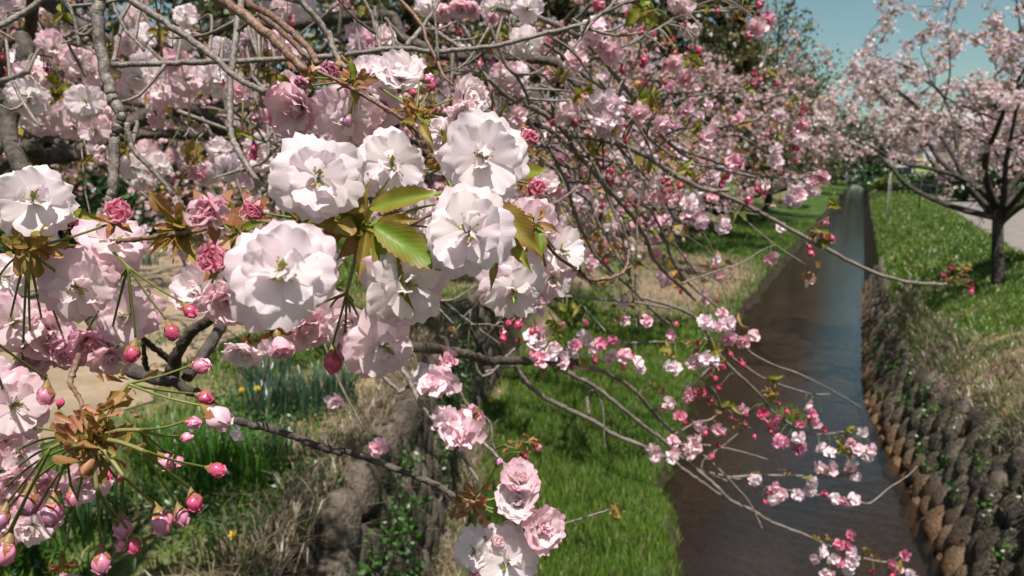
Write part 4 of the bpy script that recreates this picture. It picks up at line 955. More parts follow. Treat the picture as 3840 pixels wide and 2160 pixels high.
# (px, py, diameter px, turn right, turn up, kind, tint, node)
HERO = [(1190, 670, 335, .12, .10, 'open', 0, 'q'), (1470, 615, 275, .10, .15, 'open', 0, 'u'), (1812, 592, 335, -.05, .10, 'open', 0, 'u'), (1757, 868, 350, -.05, .05, 'open', 0, 'u'),
        (1052, 1020, 430, .05, .12, 'open', 1, 's'), (128, 752, 300, .10, .15, 'open', 0, 'w'), (425, 905, 240, .35, .55, 'open', 2, 'x'), (292, 1075, 285, .0, -.25, 'open', 2, 'w'), (482, 1180, 235, -.2, -.1, 'open', 2, 'x'),
        (45, 1215, 240, .2, -.1, 'open', 2, 'w'), (170, 1245, 205, .15, -.2, 'bell', 2, 'w'), (1520, 1065, 330, .3, -.3, 'open', 1, 'c'), (1435, 1295, 300, .45, -.25, 'open', 2, 'j'),
        (2105, 940, 215, .35, .15, 'open', 1, 'r'), (1925, 1085, 265, .1, -.55, 'open', 1, 'r'), (2070, 1040, 185, .5, -.4, 'open', 2, 'r'), (755, 1095, 180, -.35, .2, 'bell', 1, 's'),
        (1135, 395, 215, -.65, -.35, 'bell', 2, 'h'), (1500, 300, 190, .1, .8, 'bell', 0, 't'), (1392, 285, 140, -.3, .9, 'bell', 0, 't'), (1735, 365, 155, .9, .1, 'bell', 1, 't'), (1715, 440, 160, .6, -.3, 'bell', 1, 't'),
        (2000, 850, 235, .3, -.2, 'open', 2, 'r'), (1300, 440, 250, -.2, -.5, 'open', 2, 'h'), (1400, 420, 220, .1, -.4, 'open', 2, 't'), (870, 1105, 190, -.2, -.5, 'bell', 2, 's'),
        (1135, 1215, 165, .2, -.6, 'bell', 2, 'j'), (1240, 1180, 200, .1, -.6, 'open', 2, 'j'), (1310, 1205, 190, -.1, -.5, 'bell', 1, 'j'), (1660, 500, 150, -.3, .1, 'open', 1, 'u'),
        (1560, 790, 200, .1, .1, 'open', 1, 'c'), (1640, 850, 170, -.2, .2, 'open', 0, 'c'), (1480, 780, 120, -.1, .1, 'half', 2, 'c'),
        (1940, 1810, 150, .3, .6, 'bell', 2, 'p'), (1945, 1895, 165, -.2, .5, 'bell', 1, 'p'), (2015, 1975, 175, .6, -.2, 'bell', 2, 'p'), (1780, 2062, 185, -.25, -.1, 'open', 1, 'p'), (1900, 2105, 270, .1, -.3, 'open', 1, 'p'), (1852, 2025, 70, .4, -.2, 'half', 1, 'p'),
        (0, 1045, 210, .4, .2, 'open', 1, 'w'), (45, 1520, 270, .3, -.1, 'open', 2, 'e'), (-10, 1440, 210, .5, .3, 'open', 2, 'e'), (330, 1265, 170, .1, -.7, 'bell', 5, 'x'), (410, 1320, 150, .1, -.8, 'bell', 2, 'x'), (250, 1300, 150, .2, -.6, 'bell', 5, 'w'),
        (310, 1790, 170, .3, -.4, 'bell', 2, 'b'), (120, 1965, 185, -.1, -.6, 'open', 2, 'b'), (235, 2150, 250, .0, -1.5, 'bell', 2, 'b'), (20, 1850, 150, .4, -.4, 'bell', 2, 'b'), (20, 1640, 150, .5, -.5, 'bell', 5, 'b'), (70, 1700, 170, .3, -.3, 'open', 2, 'b'), (-10, 1980, 170, .5, -.2, 'bell', 2, 'b'), (60, 1780, 150, .2, -.7, 'bell', 2, 'b'), (170, 1800, 130, .1, -.7, 'bell', 5, 'b'), (90, 1400, 140, .2, -.4, 'bell', 2, 'w'),
        (925, 1290, 150, -.4, -1.3, 'bell', 1, 'y'), (1040, 1262, 118, .3, -1.2, 'half', 2, 'y'), (120, 1330, 130, .2, -.6, 'bell', 2, 'w'),
        # half-open rosettes
        (797, 800, 182, -.1, .1, 'half', 2, 'l'), (945, 792, 122, .1, -.05, 'half', 3, 'q'), (825, 985, 150, -.3, .2, 'half', 3, 's'), (432, 815, 125, .3, .4, 'half', 3, 'w'), (245, 818, 90, .3, .1, 'half', 4, 'w'), (312, 945, 85, -.3, -.4, 'half', 5, 'w'),
        (1967, 515, 92, .4, .1, 'half', 3, 'u'), (1998, 702, 92, .3, .0, 'half', 3, 'u'), (1672, 762, 88, -.2, -.1, 'half', 2, 'c'), (1250, 275, 100, -.2, .2, 'half', 5, 'h'), (1326, 320, 82, .1, -.1, 'half', 5, 'h'), (1300, 375, 66, -.1, -.3, 'half', 5, 'h'),
        (1150, 300, 70, -.6, -.2, 'half', 5, 'h'), (1430, 392, 70, .1, -.2, 'half', 5, 'h'), (1360, 410, 80, .0, -.5, 'half', 5, 'h'), (2035, 690, 100, .4, .3, 'bell', 1, 'u'), (1520, 700, 90, .2, .3, 'bell', 1, 'u')]
for px, py, dia, a, b, kind, tint, nd in HERO:
    real = REAL[kind]; d = real*FPX/dia
    if d > .62: s = .62/d; d = .62
    else: s = 1.0
    if nd == 'p': s, d = s*.545/d, .545
    blossom(T1, P(px, py, d), facing(a, b, px, py), s, kind, tint, NP[nd])
# large buds: crop, x, y, length, turn (screen direction of the tip), tint, node
HB = [('g', 350, 30, 150, -.1, -1, 3, 'e'), ('g', 450, 165, 70, .2, .6, 4, 'b'), ('g', 1510, 90, 120, .9, -.3, 4, 'v'), ('g', 1590, 215, 215, .8, -.6, 2, 'v'), ('g', 1425, 290, 115, 1, -.1, 3, '1'), ('g', 1380, 400, 95, 1, -.15, 3, '1'),
      ('g', 1220, 555, 140, .6, -.6, 3, '1'), ('g', 1325, 560, 90, .6, -.7, 3, '1'), ('g', 1595, 640, 140, 1, -.25, 4, '2'), ('g', 1450, 840, 140, .3, -1, 4, '2'), ('g', 1350, 950, 140, .35, -.9, 3, '2'), ('g', 1195, 975, 190, .35, -.9, 3, '4'),
      ('g', 920, 1020, 160, .1, -1, 3, '4'), ('g', 912, 1165, 105, .05, -1, 3, '3'), ('g', 1002, 1175, 115, .25, -1, 4, '3'), ('g', 765, 1275, 170, .05, -1, 3, '3'), ('g', 790, 675, 80, .4, -.3, 4, 'b'), ('g', 230, 820, 190, -.2, -1, 5, '5'),
      ('g', 400, 900, 190, -.15, -1, 5, '6'), ('g', 540, 820, 120, .1, -1, 3, '6'), ('g', 60, 1195, 190, -.3, -1, 3, '5'), ('g', 30, 960, 150, -.4, -1, 5, '5'), ('g', 890, 705, 70, .8, -.2, 4, 'b'),
      ('d', 1475, 1315, 150, 1, .05, 3, 'v'), ('d', 1410, 870, 120, .6, -.7, 4, 'x'), ('d', 1280, 1015, 130, .4, -.9, 4, 'x'), ('d', 1010, 1165, 140, -.2, -1, 4, 'x'), ('d', 2510, 1225, 165, .0, -1, 4, 'j'), ('e', 30, 1135, 160, .0, -1, 3, 'j'),
      ('b', 545, 725, 60, -.1, 1, 4, 't'), ('b', 670, 675, 75, .5, .8, 4, 't'), ('b', 515, 850, 70, -.4, -.5, 4, 't'), ('b', 670, 838, 70, .7, .0, 4, 't'), ('b', 625, 603, 90, .9, .2, 3, 't'), ('a', 2090, 690, 66, -.8, -.3, 4, 'h'),
      ('m', 820, 1400, 110, -.1, -1, 3, 'p'), ('m', 835, 1055, 40, .3, -1, 3, 'p'), ('m', 950, 745, 60, .4, .9, 5, 'p'), ('b', 60, 880, 90, -.3, -.8, 5, 'h'), ('g', 20, 1200, 150, -.5, -1, 3, '5')]
for c, x, y, ln, a, b, tint, nd in HB:
    px, py = cpx(c, x, y); sc_ = CROPS[c][2]; L = ln/sc_*1.12; s = min(1.15, max(.55, L/95)); d = .0175*s*FPX/L; d = min(max(d, .36), .58)
    if nd == 'p': d = .55
    if nd in 'b123456': d = min(max(d, .38), .47)
    s = L*d/FPX/.0175
    dr = (CR*a+CU*b).normalized()*.9+facing(0, 0, px, py)*.35
    bud(T1, P(px, py, d), dr, s, tint, NP[nd])
# large leaves (crop n unless said): base, tip, width, tint
for c, x0, y0, x1, y1, w, tn, mi, dd in [('n', 955, 760, 1540, 585, .62, 1, 0, .43), ('n', 990, 880, 1625, 1250, .62, 0, 3, .42), ('n', 1000, 930, 1250, 1490, .75, 0, 1, .425), ('n', 940, 930, 870, 1340, .7, 2, 2, .43), ('n', 860, 880, 690, 925, 1.4, 2, 3, .44), ('n', 930, 760, 655, 705, 1.0, 2, 0, .45),
                                       ('n', 1020, 890, 1295, 800, .8, 2, 1, .45), ('n', 1890, 715, 2250, 1110, .95, 2, 0, .47), ('n', 2010, 1010, 2160, 1200, .9, 1, 1, .47), ('n', 1910, 1090, 1858, 1385, .6, 2, 2, .47), ('n', 2080, 500, 2290, 460, 1.1, 1, 0, .5), ('n', 830, 800, 760, 660, 1.0, 1, 1, .46),
                                       ('n', 950, 880, 1090, 520, .5, 1, 2, .44), ('n', 790, 760, 450, 660, .5, 2, 1, .47), ('d', 1300, 170, 1085, -15, 1.1, 3, 0, .52), ('d', 1330, 280, 1120, 250, .9, 3, 2, .52), ('d', 1340, 290, 1200, 450, .8, 2, 1, .52), ('d', 1340, 290, 1100, 490, .6, 3, 2, .52), ('d', 1350, 280, 1380, 120, .8, 1, 1, .52),
                                       ('d', 1350, 290, 1470, 370, .8, 1, 1, .52), ('d', 1350, 290, 1390, 480, .8, 2, 2, .52), ('d', 1345, 300, 1070, 420, .5, 2, 1, .52), ('d', 1350, 280, 1480, 210, .7, 2, 2, .52), ('d', 1340, 280, 1130, 310, .7, 1, 1, .52),
                                       ('d', 1840, 300, 1560, 480, .6, 2, 1, .51), ('d', 620, 130, 560, 200, .7, 1, 2, .48), ('d', 560, 170, 760, 190, .5, 1, 1, .48), ('g', 1000, 30, 800, 260, .4, 2, 2, .45), ('b', 600, 940, 690, 1080, .8, 2, 1, .52), ('b', 560, 930, 470, 900, 1.0, 2, 0, .52)]:
    leaf(T1, P(*cpx(c, x0, y0), dd), P(*cpx(c, x1, y1), dd-.012), w, tn, LEAVES[mi], (facing(rnd.uniform(-.3, .3), rnd.uniform(.1, .6))))
for nd, n_, l0 in (('c', 9, .030), ('q', 8, .022), ('u', 5, .022), ('l', 8, .024), ('w', 5, .02), ('t', 5, .018), ('h', 3, .018), ('r', 4, .024), ('s', 4, .02)):
    for i in range(n_):
        d_ = (CR*rnd.gauss(0, 1)+CU*rnd.gauss(-.2, 1)-CF*rnd.uniform(-.2, .7)).normalized(); leaf(T1, NP[nd], NP[nd]+d_*l0*rnd.uniform(.6, 1.25), rnd.uniform(.6, 1.0), rnd.choice([1, 2, 2, 3, 0]), LEAVES[rnd.randrange(4)], facing(rnd.uniform(-.7, .7), rnd.uniform(-.3, .8)))
for px, py in ((300, 1610), (395, 1600), (425, 1690), (350, 1735), (270, 1680), (410, 1540)): bract_tuft(T1, P(px, py, .43), 9, .017, [3, 4, 4, 2])
for nd, n, size, tn in [('b', 44, .016, [3, 4, 4, 2]), ('w', 26, .017, [3, 2, 3]), ('q', 22, .018, [2, 2, 3]), ('t', 26, .015, [3, 2, 3]), ('h', 12, .015, [3, 4]), ('p', 26, .017, [3, 3, 4]), ('s', 14, .016, [2, 3]), ('l', 10, .018, [2, 3, 1]), ('c', 16, .018, [1, 2, 1]), ('r', 8, .015, [2, 3]), ('u', 12, .015, [3, 2]), ('v', 8, .014, [2, 3]), ('j', 4, .013, [1, 2])]:
    bract_tuft(T1, NP[nd], n, size, tn)
for a, b in (('v', 'b'), ('y', 's'), ('j', 'c'), ('1', 'b'), ('2', 'b'), ('3', 'b'), ('4', 'b'), ('5', 'b'), ('6', 'b')):
    if a != b:
        mb = MB(); p, r = smooth_path([NP[b], (NP[a]+NP[b])/2+Vector((0, 0, .002)), NP[a]], [.0014, .0013, .0012], sub=6); V, F = tube(p, r, 6, .1, rs1); mb.add(V, F, (.22, .20, .07)); obj('spur', mb.mesh('spur', M_GREEN), T1)

# ------------------------------------------------------------------ smaller blossoms of the same tree, placed on the nearest traced wood
def whole_blossom(seed, layers, nu, nv, name='blossom', m=None):
    """one connected blossom mesh: every petal grows from the same middle"""
    r = random.Random(seed); mb_V = [np.zeros((1, 3))]; Fs = []; cols = [np.array([[1.0, 1.03, 1.03]])]; n = 1
    for cnt, L, Wd, e0, e1, curl in layers:
        for i in range(cnt):
            V, F, al, ac = petal_grid(L*r.uniform(.88, 1.08), Wd, nu, nv, curl, .16, .18, r.randrange(9999))
            m4 = elev(i*6.283/cnt+r.uniform(-.3, .3), r.uniform(e0, e1), r.uniform(-.5, .5)); M3 = np.array(m4.to_3x3()); V = V @ M3.T
            ids = np.where(al < 1e-6, 0, np.arange(len(V))-nv+n); keep = al > 1e-6
            F2 = ids[F]; tri = []
            for q in F2:
                q = list(dict.fromkeys(q.tolist()))
                if len(q) == 3: tri.append(q)
                elif len(q) == 4: tri += [q[:3], [q[0], q[2], q[3]]]
            Fs.append(np.array(tri)); mb_V.append(V[keep]); k = r.uniform(.93, 1.04); cols.append(np.column_stack([np.full(keep.sum(), k), k*(1.02-.10*al[keep]), k*(1.02-.07*al[keep])])); n += keep.sum()
    return np.vstack(mb_V), np.vstack(Fs), np.vstack(cols)
MIDB = []
for i in range(5):
    V, F, C = whole_blossom(100+i, [(7, .0245, .0215, -8, 14, -.08), (7, .022, .020, 18, 40, .08), (5, .016, .014, 42, 68, .25)], 4, 5); MIDB.append(mesh_np('blossom', V, F, M_BLOSSOM_OBJ, col=C))
MIDH = []
for i in range(3):
    V, F, C = whole_blossom(200+i, [(6, .0135, .014, 42, 56, .3), (5, .0125, .013, 58, 72, .3), (4, .011, .010, 72, 86, .3)], 4, 5); MIDH.append(mesh_np('blossom', V, F, M_BLOSSOM_OBJ, col=C))
mb = bud_mesh(9); MIDBUD = []
for i in range(3):
    mb = bud_mesh(30+i); sepals(mb, (.5, .25, .22)); MIDBUD.append(mb.mesh('bud', M_BUD))
SA = np.array([(a, b, c) for a, b, c, p in SAMPLES]); SP = [p for a, b, c, p in SAMPLES]
twig_rest = MB(); mid_rest = []; bud_rest = []; leaf_rest = []
ST = MB()
def nearest(px, py, dwant=None):
    e = (SA[:, 0]-px)**2+((SA[:, 1]-py)*np.where(SA[:, 1] > py+10, 1.6, 1.0))**2
    if dwant: e = e+((SA[:, 2]-dwant)*350)**2
    i = int(np.argmin(e)); return SP[i], SA[i]
def stalk_to(a, b, r=.0008, c=(.16, .17, .05)):
    V, F = tube([a, (a+b)/2+Vector((0, 0, .006)), b], [r*1.2, r, r], 4); ST.add(V, F, c)
def mid_item(kind, px, py, tint=None, d=None, sz=None):
    anchor, sa = nearest(px, py, d); dd = (d or sa[2])-rnd.uniform(.0, .03)
    pos = P(px, py, dd)
    top = anchor
    if (pos-anchor).length > .075:                            # a side twig carries it
        top = pos+Vector((rnd.uniform(-.01, .01), rnd.uniform(-.01, .01), rnd.uniform(.025, .045)))
        p, r = smooth_path([anchor, (anchor+top)/2+Vector((rnd.uniform(-.015, .015), rnd.uniform(-.015, .015), rnd.uniform(.0, .03))), top], [.0026, .002, .0016], sub=4); V, F = tube(p, r, 5, .3, rs1); twig_rest.add(V, F)
    if kind == 'l':
        for q in range(rnd.randint(3, 6)):
            dr = Vector((rnd.gauss(0, 1), rnd.gauss(0, 1), rnd.gauss(-.5, .8))).normalized(); leaf(T1, pos, pos+dr*rnd.uniform(.018, .034), rnd.uniform(.75, 1.1), rnd.choice([0, 1, 1, 2]))
        stalk_to(top, pos, .0012); return
    if kind == 'z':
        bract_tuft(T1, pos, 9, .016, [3, 3, 2, 4]); stalk_to(top, pos, .0012); return
    up = Vector((rnd.uniform(-.5, .5), rnd.uniform(-.5, .5), 1))
    if kind == 'b':
        n = (Vector((rnd.gauss(0, .6), rnd.gauss(0, .6), -1))).normalized(); s = rnd.uniform(.75, 1.05)*(sz or 1)
        if COUNT.get('bud', 0) < 300:
            o = obj('bud', MIDBUD[rnd.randrange(3)], T1, world=False); o.matrix_local = Matrix.Translation(pos-T1.location) @ frame(n).to_4x4() @ Matrix.Diagonal((s, s, s, 1)); o.color = jit(TINT[tint if tint is not None else rnd.choice([3, 3, 4])], .12); COUNT['bud'] = COUNT.get('bud', 0)+1
        else: bud_rest.append((pos, n, s))
        stalk_to(top, pos-n*.007); return
    n = (facing(rnd.gauss(0, .5), rnd.gauss(-.15, .5), px, py)+Vector((0, 0, -.1))).normalized(); s = rnd.uniform(.9, 1.05)*(sz or 1)
    t = tint if tint is not None else (rnd.choice([0, 0, 0, 1]) if kind == 'o' else rnd.choice([2, 3, 3]))
    ms = MIDB if kind == 'o' else MIDH
    if kind == 'h': s *= .72
    elif dd > 1.5: s *= .82
    if COUNT.get('blossom', 0) < 300:
        o = obj('blossom', ms[rnd.randrange(len(ms))], T1, world=False); o.matrix_local = Matrix.Translation(pos-T1.location) @ frame(n).to_4x4() @ Matrix.Diagonal((s, s, s, 1)); o.color = jit(TINT[t]); COUNT['blossom'] = COUNT.get('blossom', 0)+1
    else: mid_rest.append((pos, n, s, TINT[t]))
    stalk_to(top, pos-n*.004)
def spray(c, text, d=None):
    for it in text.split(';'):
        f = it.split()
        if not f: continue
        kinds = f[0]; x, y = float(f[1]), float(f[2]); px, py = cpx(c, x, y); j = 16 if len(kinds) > 1 else 0
        for k_, ch in enumerate(kinds):
            if ch.isdigit(): continue
            tn = int(kinds[k_+1]) if k_+1 < len(kinds) and kinds[k_+1].isdigit() else None
            mid_item(ch, px+rnd.uniform(-j, j)*1.6, py+rnd.uniform(-j, j), tn, d)
# upper left: large blossoms a metre away, each with its petals
for x, y, dia, tn in [(410, 360, 250, 2), (590, 470, 250, 2), (710, 540, 230, 2), (230, 560, 260, 2), (300, 600, 200, 2), (215, 740, 290, 1), (640, 770, 290, 1), (430, 870, 230, 2), (560, 950, 250, 2), (720, 980, 260, 2), (760, 820, 220, 2), (160, 870, 220, 1), (320, 930, 200, 2),
                      (1040, 580, 230, 1), (1190, 590, 240, 0), (1400, 600, 260, 2), (1610, 590, 250, 1), (990, 690, 200, 2), (1230, 680, 240, 2), (1340, 720, 220, 2), (1660, 660, 200, 2), (1150, 740, 200, 1), (1080, 460, 180, 0),
                      (1650, 1150, 210, 1), (1950, 1100, 200, 1), (1710, 1280, 230, 1), (1560, 1310, 190, 1), (1960, 1210, 200, 2), (1100, 1160, 210, 2), (1010, 1260, 210, 1), (1190, 1250, 220, 1), (750, 1190, 130, 2), (1290, 1180, 120, 3), (1080, 1360, 200, 1),
                      (1400, 120, 190, 1), (1110, 260, 180, 1), (960, 330, 190, 2), (1350, 290, 190, 1), (1690, 370, 200, 1), (110, 370, 150, 0), (40, 110, 190, 2), (350, 80, 110, 2), (120, 60, 180, 2), (1000, 130, 180, 2), (1050, 60, 170, 2), (1850, 330, 150, 1), (2130, 60, 170, 2), (2300, 60, 180, 1)]:
    px, py = cpx('a', x, y); d = min(2.0, .050*FPX/(dia/2.0125)); s = d*(dia/2.0125)/FPX/.0505
    nd, sa = nearest(px, py-25, d)
    if (nd-P(px, py, d)).length > .12: nd = P(px+rnd.uniform(-8, 8), py-40, d+.02)
    blossom(T1, P(px, py, d), facing(rnd.gauss(0, .35), rnd.gauss(-.2, .3), px, py), s, 'open', tn, nd)
for x, y, dia, tn, k in [(650, 40, 220, 1, 'open'), (900, 50, 180, 2, 'bell'), (1010, 60, 150, 2, 'bell'), (1140, 60, 200, 1, 'open'), (1400, 60, 260, 1, 'open'), (1130, 140, 120, 2, 'bell'), (1230, 40, 200, 1, 'open'), (760, 80, 150, 2, 'bell'), (1400, 320, 260, 1, 'open'), (1330, 570, 200, 1, 'open'), (1930, 20, 120, 3, 'half'), (2120, 20, 160, 2, 'open'), (2530, 20, 140, 2, 'open'), (1230, 570, 220, 2, 'open')]:
    px, py = cpx('b', x, y); d = min(1.3, REAL[k]*FPX/(dia/2.0125)); s = d*(dia/2.0125)/FPX/REAL[k]
    nd, sa = nearest(px, py-25, d)
    if (nd-P(px, py, d)).length > .12: nd = P(px+rnd.uniform(-8, 8), py-45, d+.02)
    blossom(T1, P(px, py, d), facing(rnd.gauss(0, .3), rnd.gauss(-.5, .25), px, py), s, k, tn, nd)
spray('a', 'b4 20 395;b 2000 890;h2 1960 890;l 450 640;l 430 720;l 1200 220;l 830 320;z 1230 420;l 2020 540;l 2090 560;z 1890 530;l 1960 380;b4 1190 95;b 60 545;b 155 520;h 340 530;z 1530 340;b 1920 280;b 2190 140;oo 1900 340;l 470 90;z 1480 1200;z 850 400;o2 2000 880;b4 1870 1105;b4 1910 1160;l 1830 1000;l 940 1110;o1 1290 470;h2 1640 620;o 180 430;l 660 1210;o 1800 700;oo 2100 330', 1.1)
spray('b', 'b3 1440 215;l 1200 230;l 1260 300;l 1080 270;l 1060 330;o1 1870 280;o0 1930 215;o 1790 370;o1 1960 340;o 2040 400;o1 1760 430;l 690 510;l 1070 580;l 1060 680;h2 1210 650;h3 1160 850;b 965 560;l 1850 680;l 2330 730;oo1 1700 850;h2 1760 790;h3 1690 790;b4 1630 890;b4 1750 900;o 1960 760;o0 2040 780;o0 1970 930;oo 2000 960;h3 2150 960;h2 2090 960;h2 2360 1030;b4 2010 1300;h2 1910 1390;b4 2090 1385;b 1120 460;b 750 190;b 595 160;b4 900 250;h 500 210;o 330 280;o 200 300;o 130 340;b 340 550;bb 380 500;b3 1080 450;oo 1300 680;l 150 40;l 560 120;o1 2420 950;z 2380 860;o1 2260 880;h3 2440 960;b4 2130 1060;b3 760 830;o 1320 870;l 2000 1000;l 1880 1110;z 1900 1180;z 1450 1160', 1.35)
spray('t', 'h3 50 40;h2 880 20;oo2 930 50;l 640 80;l 560 150;l 510 60;l 1170 60;h3 425 185;b4 485 265;b3 890 235;o0 1000 245;b4 1275 115;b4 1640 35;b4 1680 30;h3 1705 90;h3 1705 140;o2 1735 180;o1 1670 245;h2 1785 260;b4 1520 325;b4 1590 318;b4 1680 330;z 1540 100;z 1490 150;z 1400 130;h3 650 350;h3 690 420;h3 545 500;h2 650 500;b4 530 570;b4 480 560;b4 380 635;z 400 350;z 770 420;o1 840 590;h3 740 620;h2 755 700;b4 810 800;o1 1000 620;h2 1060 710;o2 1000 800;h2 930 850;h4 1050 480;b4 1000 495;b4 910 505;l 1060 580;l 1000 560;z 1700 710;l 1770 680;b4 1660 760;b4 1725 770;b4 1795 790;b4 1640 680;b4 870 360;z 330 560;b4 550 775;l 850 420')
spray('k', 'l 640 90;l 580 110;o1 480 250;h3 480 200;h2 540 200;h3 540 310;h4 400 300;o0 850 220;o2 760 190;o 730 190;o0 800 340;oo 770 380;h3 980 370;h2 900 380;l 1170 170;z 1200 240;z 1230 300;b4 990 240;b4 940 250;h3 1430 310;o1 1390 250;l 1540 380;z 1450 370;h3 1610 320;h2 1670 350;h3 1640 430;h2 1200 455;h3 1270 390;z 2250 200;l 2300 160;b4 2420 185;b4 2430 225;b3 2455 265;h3 2150 335;o0 2220 310;o 2370 350;b3 2120 400;b3 2300 380;b3 2340 370;l 2190 430;h3 2310 440;b3 2370 430;b3 2375 460;o0 2400 515;b4 2330 500;b4 2310 570;b3 2310 540;o0 2170 570;o0 2120 650;h4 2190 615;h4 2290 690;h3 2180 710;h3 2180 750;b4 1850 585;b4 1860 650;b4 1830 750;z 2050 760;z 2000 700;b4 2000 850;b4 1975 890;b4 2060 880;h2 2085 950;h3 1985 970;b4 1950 970;h2 2180 1010;oo0 2330 950;oo1 2380 900;o0 2300 1000;h3 2510 760;o2 2540 800;o1 2480 780;h2 1400 600;h2 1330 685;l 1450 720;l 1420 690;b4 1330 830;b4 1370 840;b4 1280 790;b4 1300 900;oo0 1090 850;oo1 1120 930;o1 1010 940;oo 1190 930;b4 985 990;b4 1040 1010;h2 700 830;h3 740 870;h2 685 930;b4 720 1020;b4 785 1010;h3 905 840;b4 820 830;b4 815 745;h2 1340 965;oo1 1420 930;o0 1450 960;oo1 1500 1040;o0 1560 1120;o0 1530 1150;oo0 1700 770;bb4 1690 820;z 770 600;b4 770 650;o1 420 600;h2 660 620;z 1350 640;z 300 600;o 640 640;l 900 690;o1 580 300;o0 460 330;bb 1260 940;o1 1400 1130;oo 1300 1130;o0 810 1150;o1 1330 1160;l 680 530;o0 1740 1170;b 1790 1200')
spray('f', 'b3 1040 235;b4 1150 318;b4 1100 312;b4 990 440;b4 945 422;z 1010 310;l 1060 290;l 1080 360;b4 2020 585;b4 1970 645;z 2080 640;z 2120 600;b4 2165 668;b4 2200 680;b4 2170 722;l 2170 570;z 2020 660;l 1130 100;l 1110 60;h2 625 45;b4 540 60;h3 720 90;oo0 860 20;o0 940 20;oo0 180 980;oo0 300 1010;o1 250 950;h2 300 895;h3 385 1020;o2 410 1100;o2 320 1120;oo1 80 1280;o0 200 1260;o0 230 1290;l 200 1140;l 250 1190;b4 120 1150;b4 335 1225;b4 390 1265;b4 420 1285;b4 300 1320;b4 260 1355;b4 240 1395;z 300 1300;h2 160 1360;z 30 1150;l 660 1400;b 110 1190')
spray('e', 'l 1700 900;l 1620 990;l 1640 1060;l 1780 880;h3 1830 960;h3 1700 1000;h3 1870 1010;h2 1540 1020;b4 1440 1040;b4 1250 960;b4 1260 1070;b4 1350 1100;b4 1210 1050;b4 1380 990;oo0 1460 1110;oo1 1550 1200;oo0 1730 1190;o0 1850 1120;oo1 1650 1280;o1 1930 1190;oo1 2030 1220;o1 1790 1310;oo0 2250 1300;o1 1620 1180;o2 1500 1240;h3 2050 1090;b4 2170 1250;b3 2100 1290;h3 1970 1130;h3 1760 1130;b4 1450 1160;h3 1480 1250;b4 1570 1280;b4 1700 1270;b4 1890 1280;h2 2340 1000;h2 2470 1070;b4 2510 1000;l 2480 1180;l 2450 1210;o0 2470 1290;o0 2490 1320;h2 790 1270;h2 840 1280;b3 640 1290;oo1 700 1420;o1 760 1400;z 1580 1090;z 2100 980;b4 2020 1150;o2 2140 1240;z 850 1060;l 1800 1250')
spray('m', 'oo1 560 250;o1 620 240;oo0 640 450;o1 680 480;oo1 730 550;o2 800 450;h2 830 460;l 740 440;l 770 480;b4 735 400;z 1050 640;b4 1085 680;b 1190 620;z 1150 605;oo1 1960 670;oo2 2040 680;oo1 2170 660;o1 2200 590;h2 2050 580;b4 2010 390;b3 1970 400;o1 2060 340;h2 2170 310;b4 2240 290;b4 2260 320;z 1950 260;b4 2010 290;b4 2130 450;h3 2140 440;b4 2230 250;z 2220 280;z 1690 1040')
spray('r', 'b4 130 20;b4 140 70;b3 160 100;o2 60 90;b4 235 10;l 350 130;l 380 170;o2 265 315;o1 130 290;h2 480 180;b4 525 185;b4 525 225;h4 640 240;h3 735 270;h3 715 300;h3 930 270;h3 970 250;b4 1010 240;h2 990 330;b4 1035 290;b4 1055 320;o1 950 165;b4 745 150;b4 740 185;z 840 220;z 640 60;l 690 60;oo5 880 410;o5 930 440;o5 900 520;h5 730 460;h3 780 430;h3 700 430;o0 1100 490;o0 1070 500;l 1240 340;l 1210 460;l 1250 500;o0 1370 350;o1 1420 470;o1 1330 500;o0 1350 560;h2 1280 450;oo1 1050 610;oo1 1170 630;oo2 1250 600;z 1060 680;o0 1270 710;z 1200 690;o0 1140 885;h2 1205 890;o0 1265 870;o1 1290 890;oo1 560 740;o0 640 850;oo1 740 830;o2 720 750;oo0 830 850;oo1 930 760;o0 960 780;b4 610 800;z 540 670;z 780 680;l 970 690;b4 575 880;b4 1020 840;b4 1100 830;h3 1250 1150;h3 1250 1195;h3 1240 1240;o0 1310 1275;o0 1315 1320;oo1 1040 1290;o0 1110 1300;oo0 1290 1390;oo1 1130 1410;h3 1180 1370;z 1020 1170;z 1110 1170;l 1380 1260;h3 1640 1320;h3 1600 1360;b4 1550 1390;b4 1550 1420;o1 1660 1390;o0 1680 1430;l 1580 1380;l 1620 1410;z 1480 1320;b4 1460 1400;b4 600 395;b4 580 255;b4 620 320;b4 470 290;b4 390 270;z 420 300;z 250 210;b4 280 460;b4 240 500;b4 160 365;o1 90 400;o1 70 500;b4 300 370')
# short bare spurs on the traced wood
for k_ in range(420):
    i = rnd.randrange(len(SP)); p = SP[i]
    if SA[i, 2] < .7 or SA[i, 0] > 2500 or SA[i, 1] > 1250: continue
    dr = Vector((rnd.gauss(0, 1), rnd.gauss(0, 1), rnd.gauss(-.2, .9))).normalized(); L = rnd.uniform(.02, .12)
    q, r = smooth_path([p, p+dr*L*.5+Vector((0, 0, -.004)), p+dr*L+Vector((rnd.uniform(-.01, .01), 0, rnd.uniform(-.02, .02)))], [.0022, .0017, .0011], sub=3); V, F = tube(q, r, 5, .4, rs1); twig_rest.add(V, F)
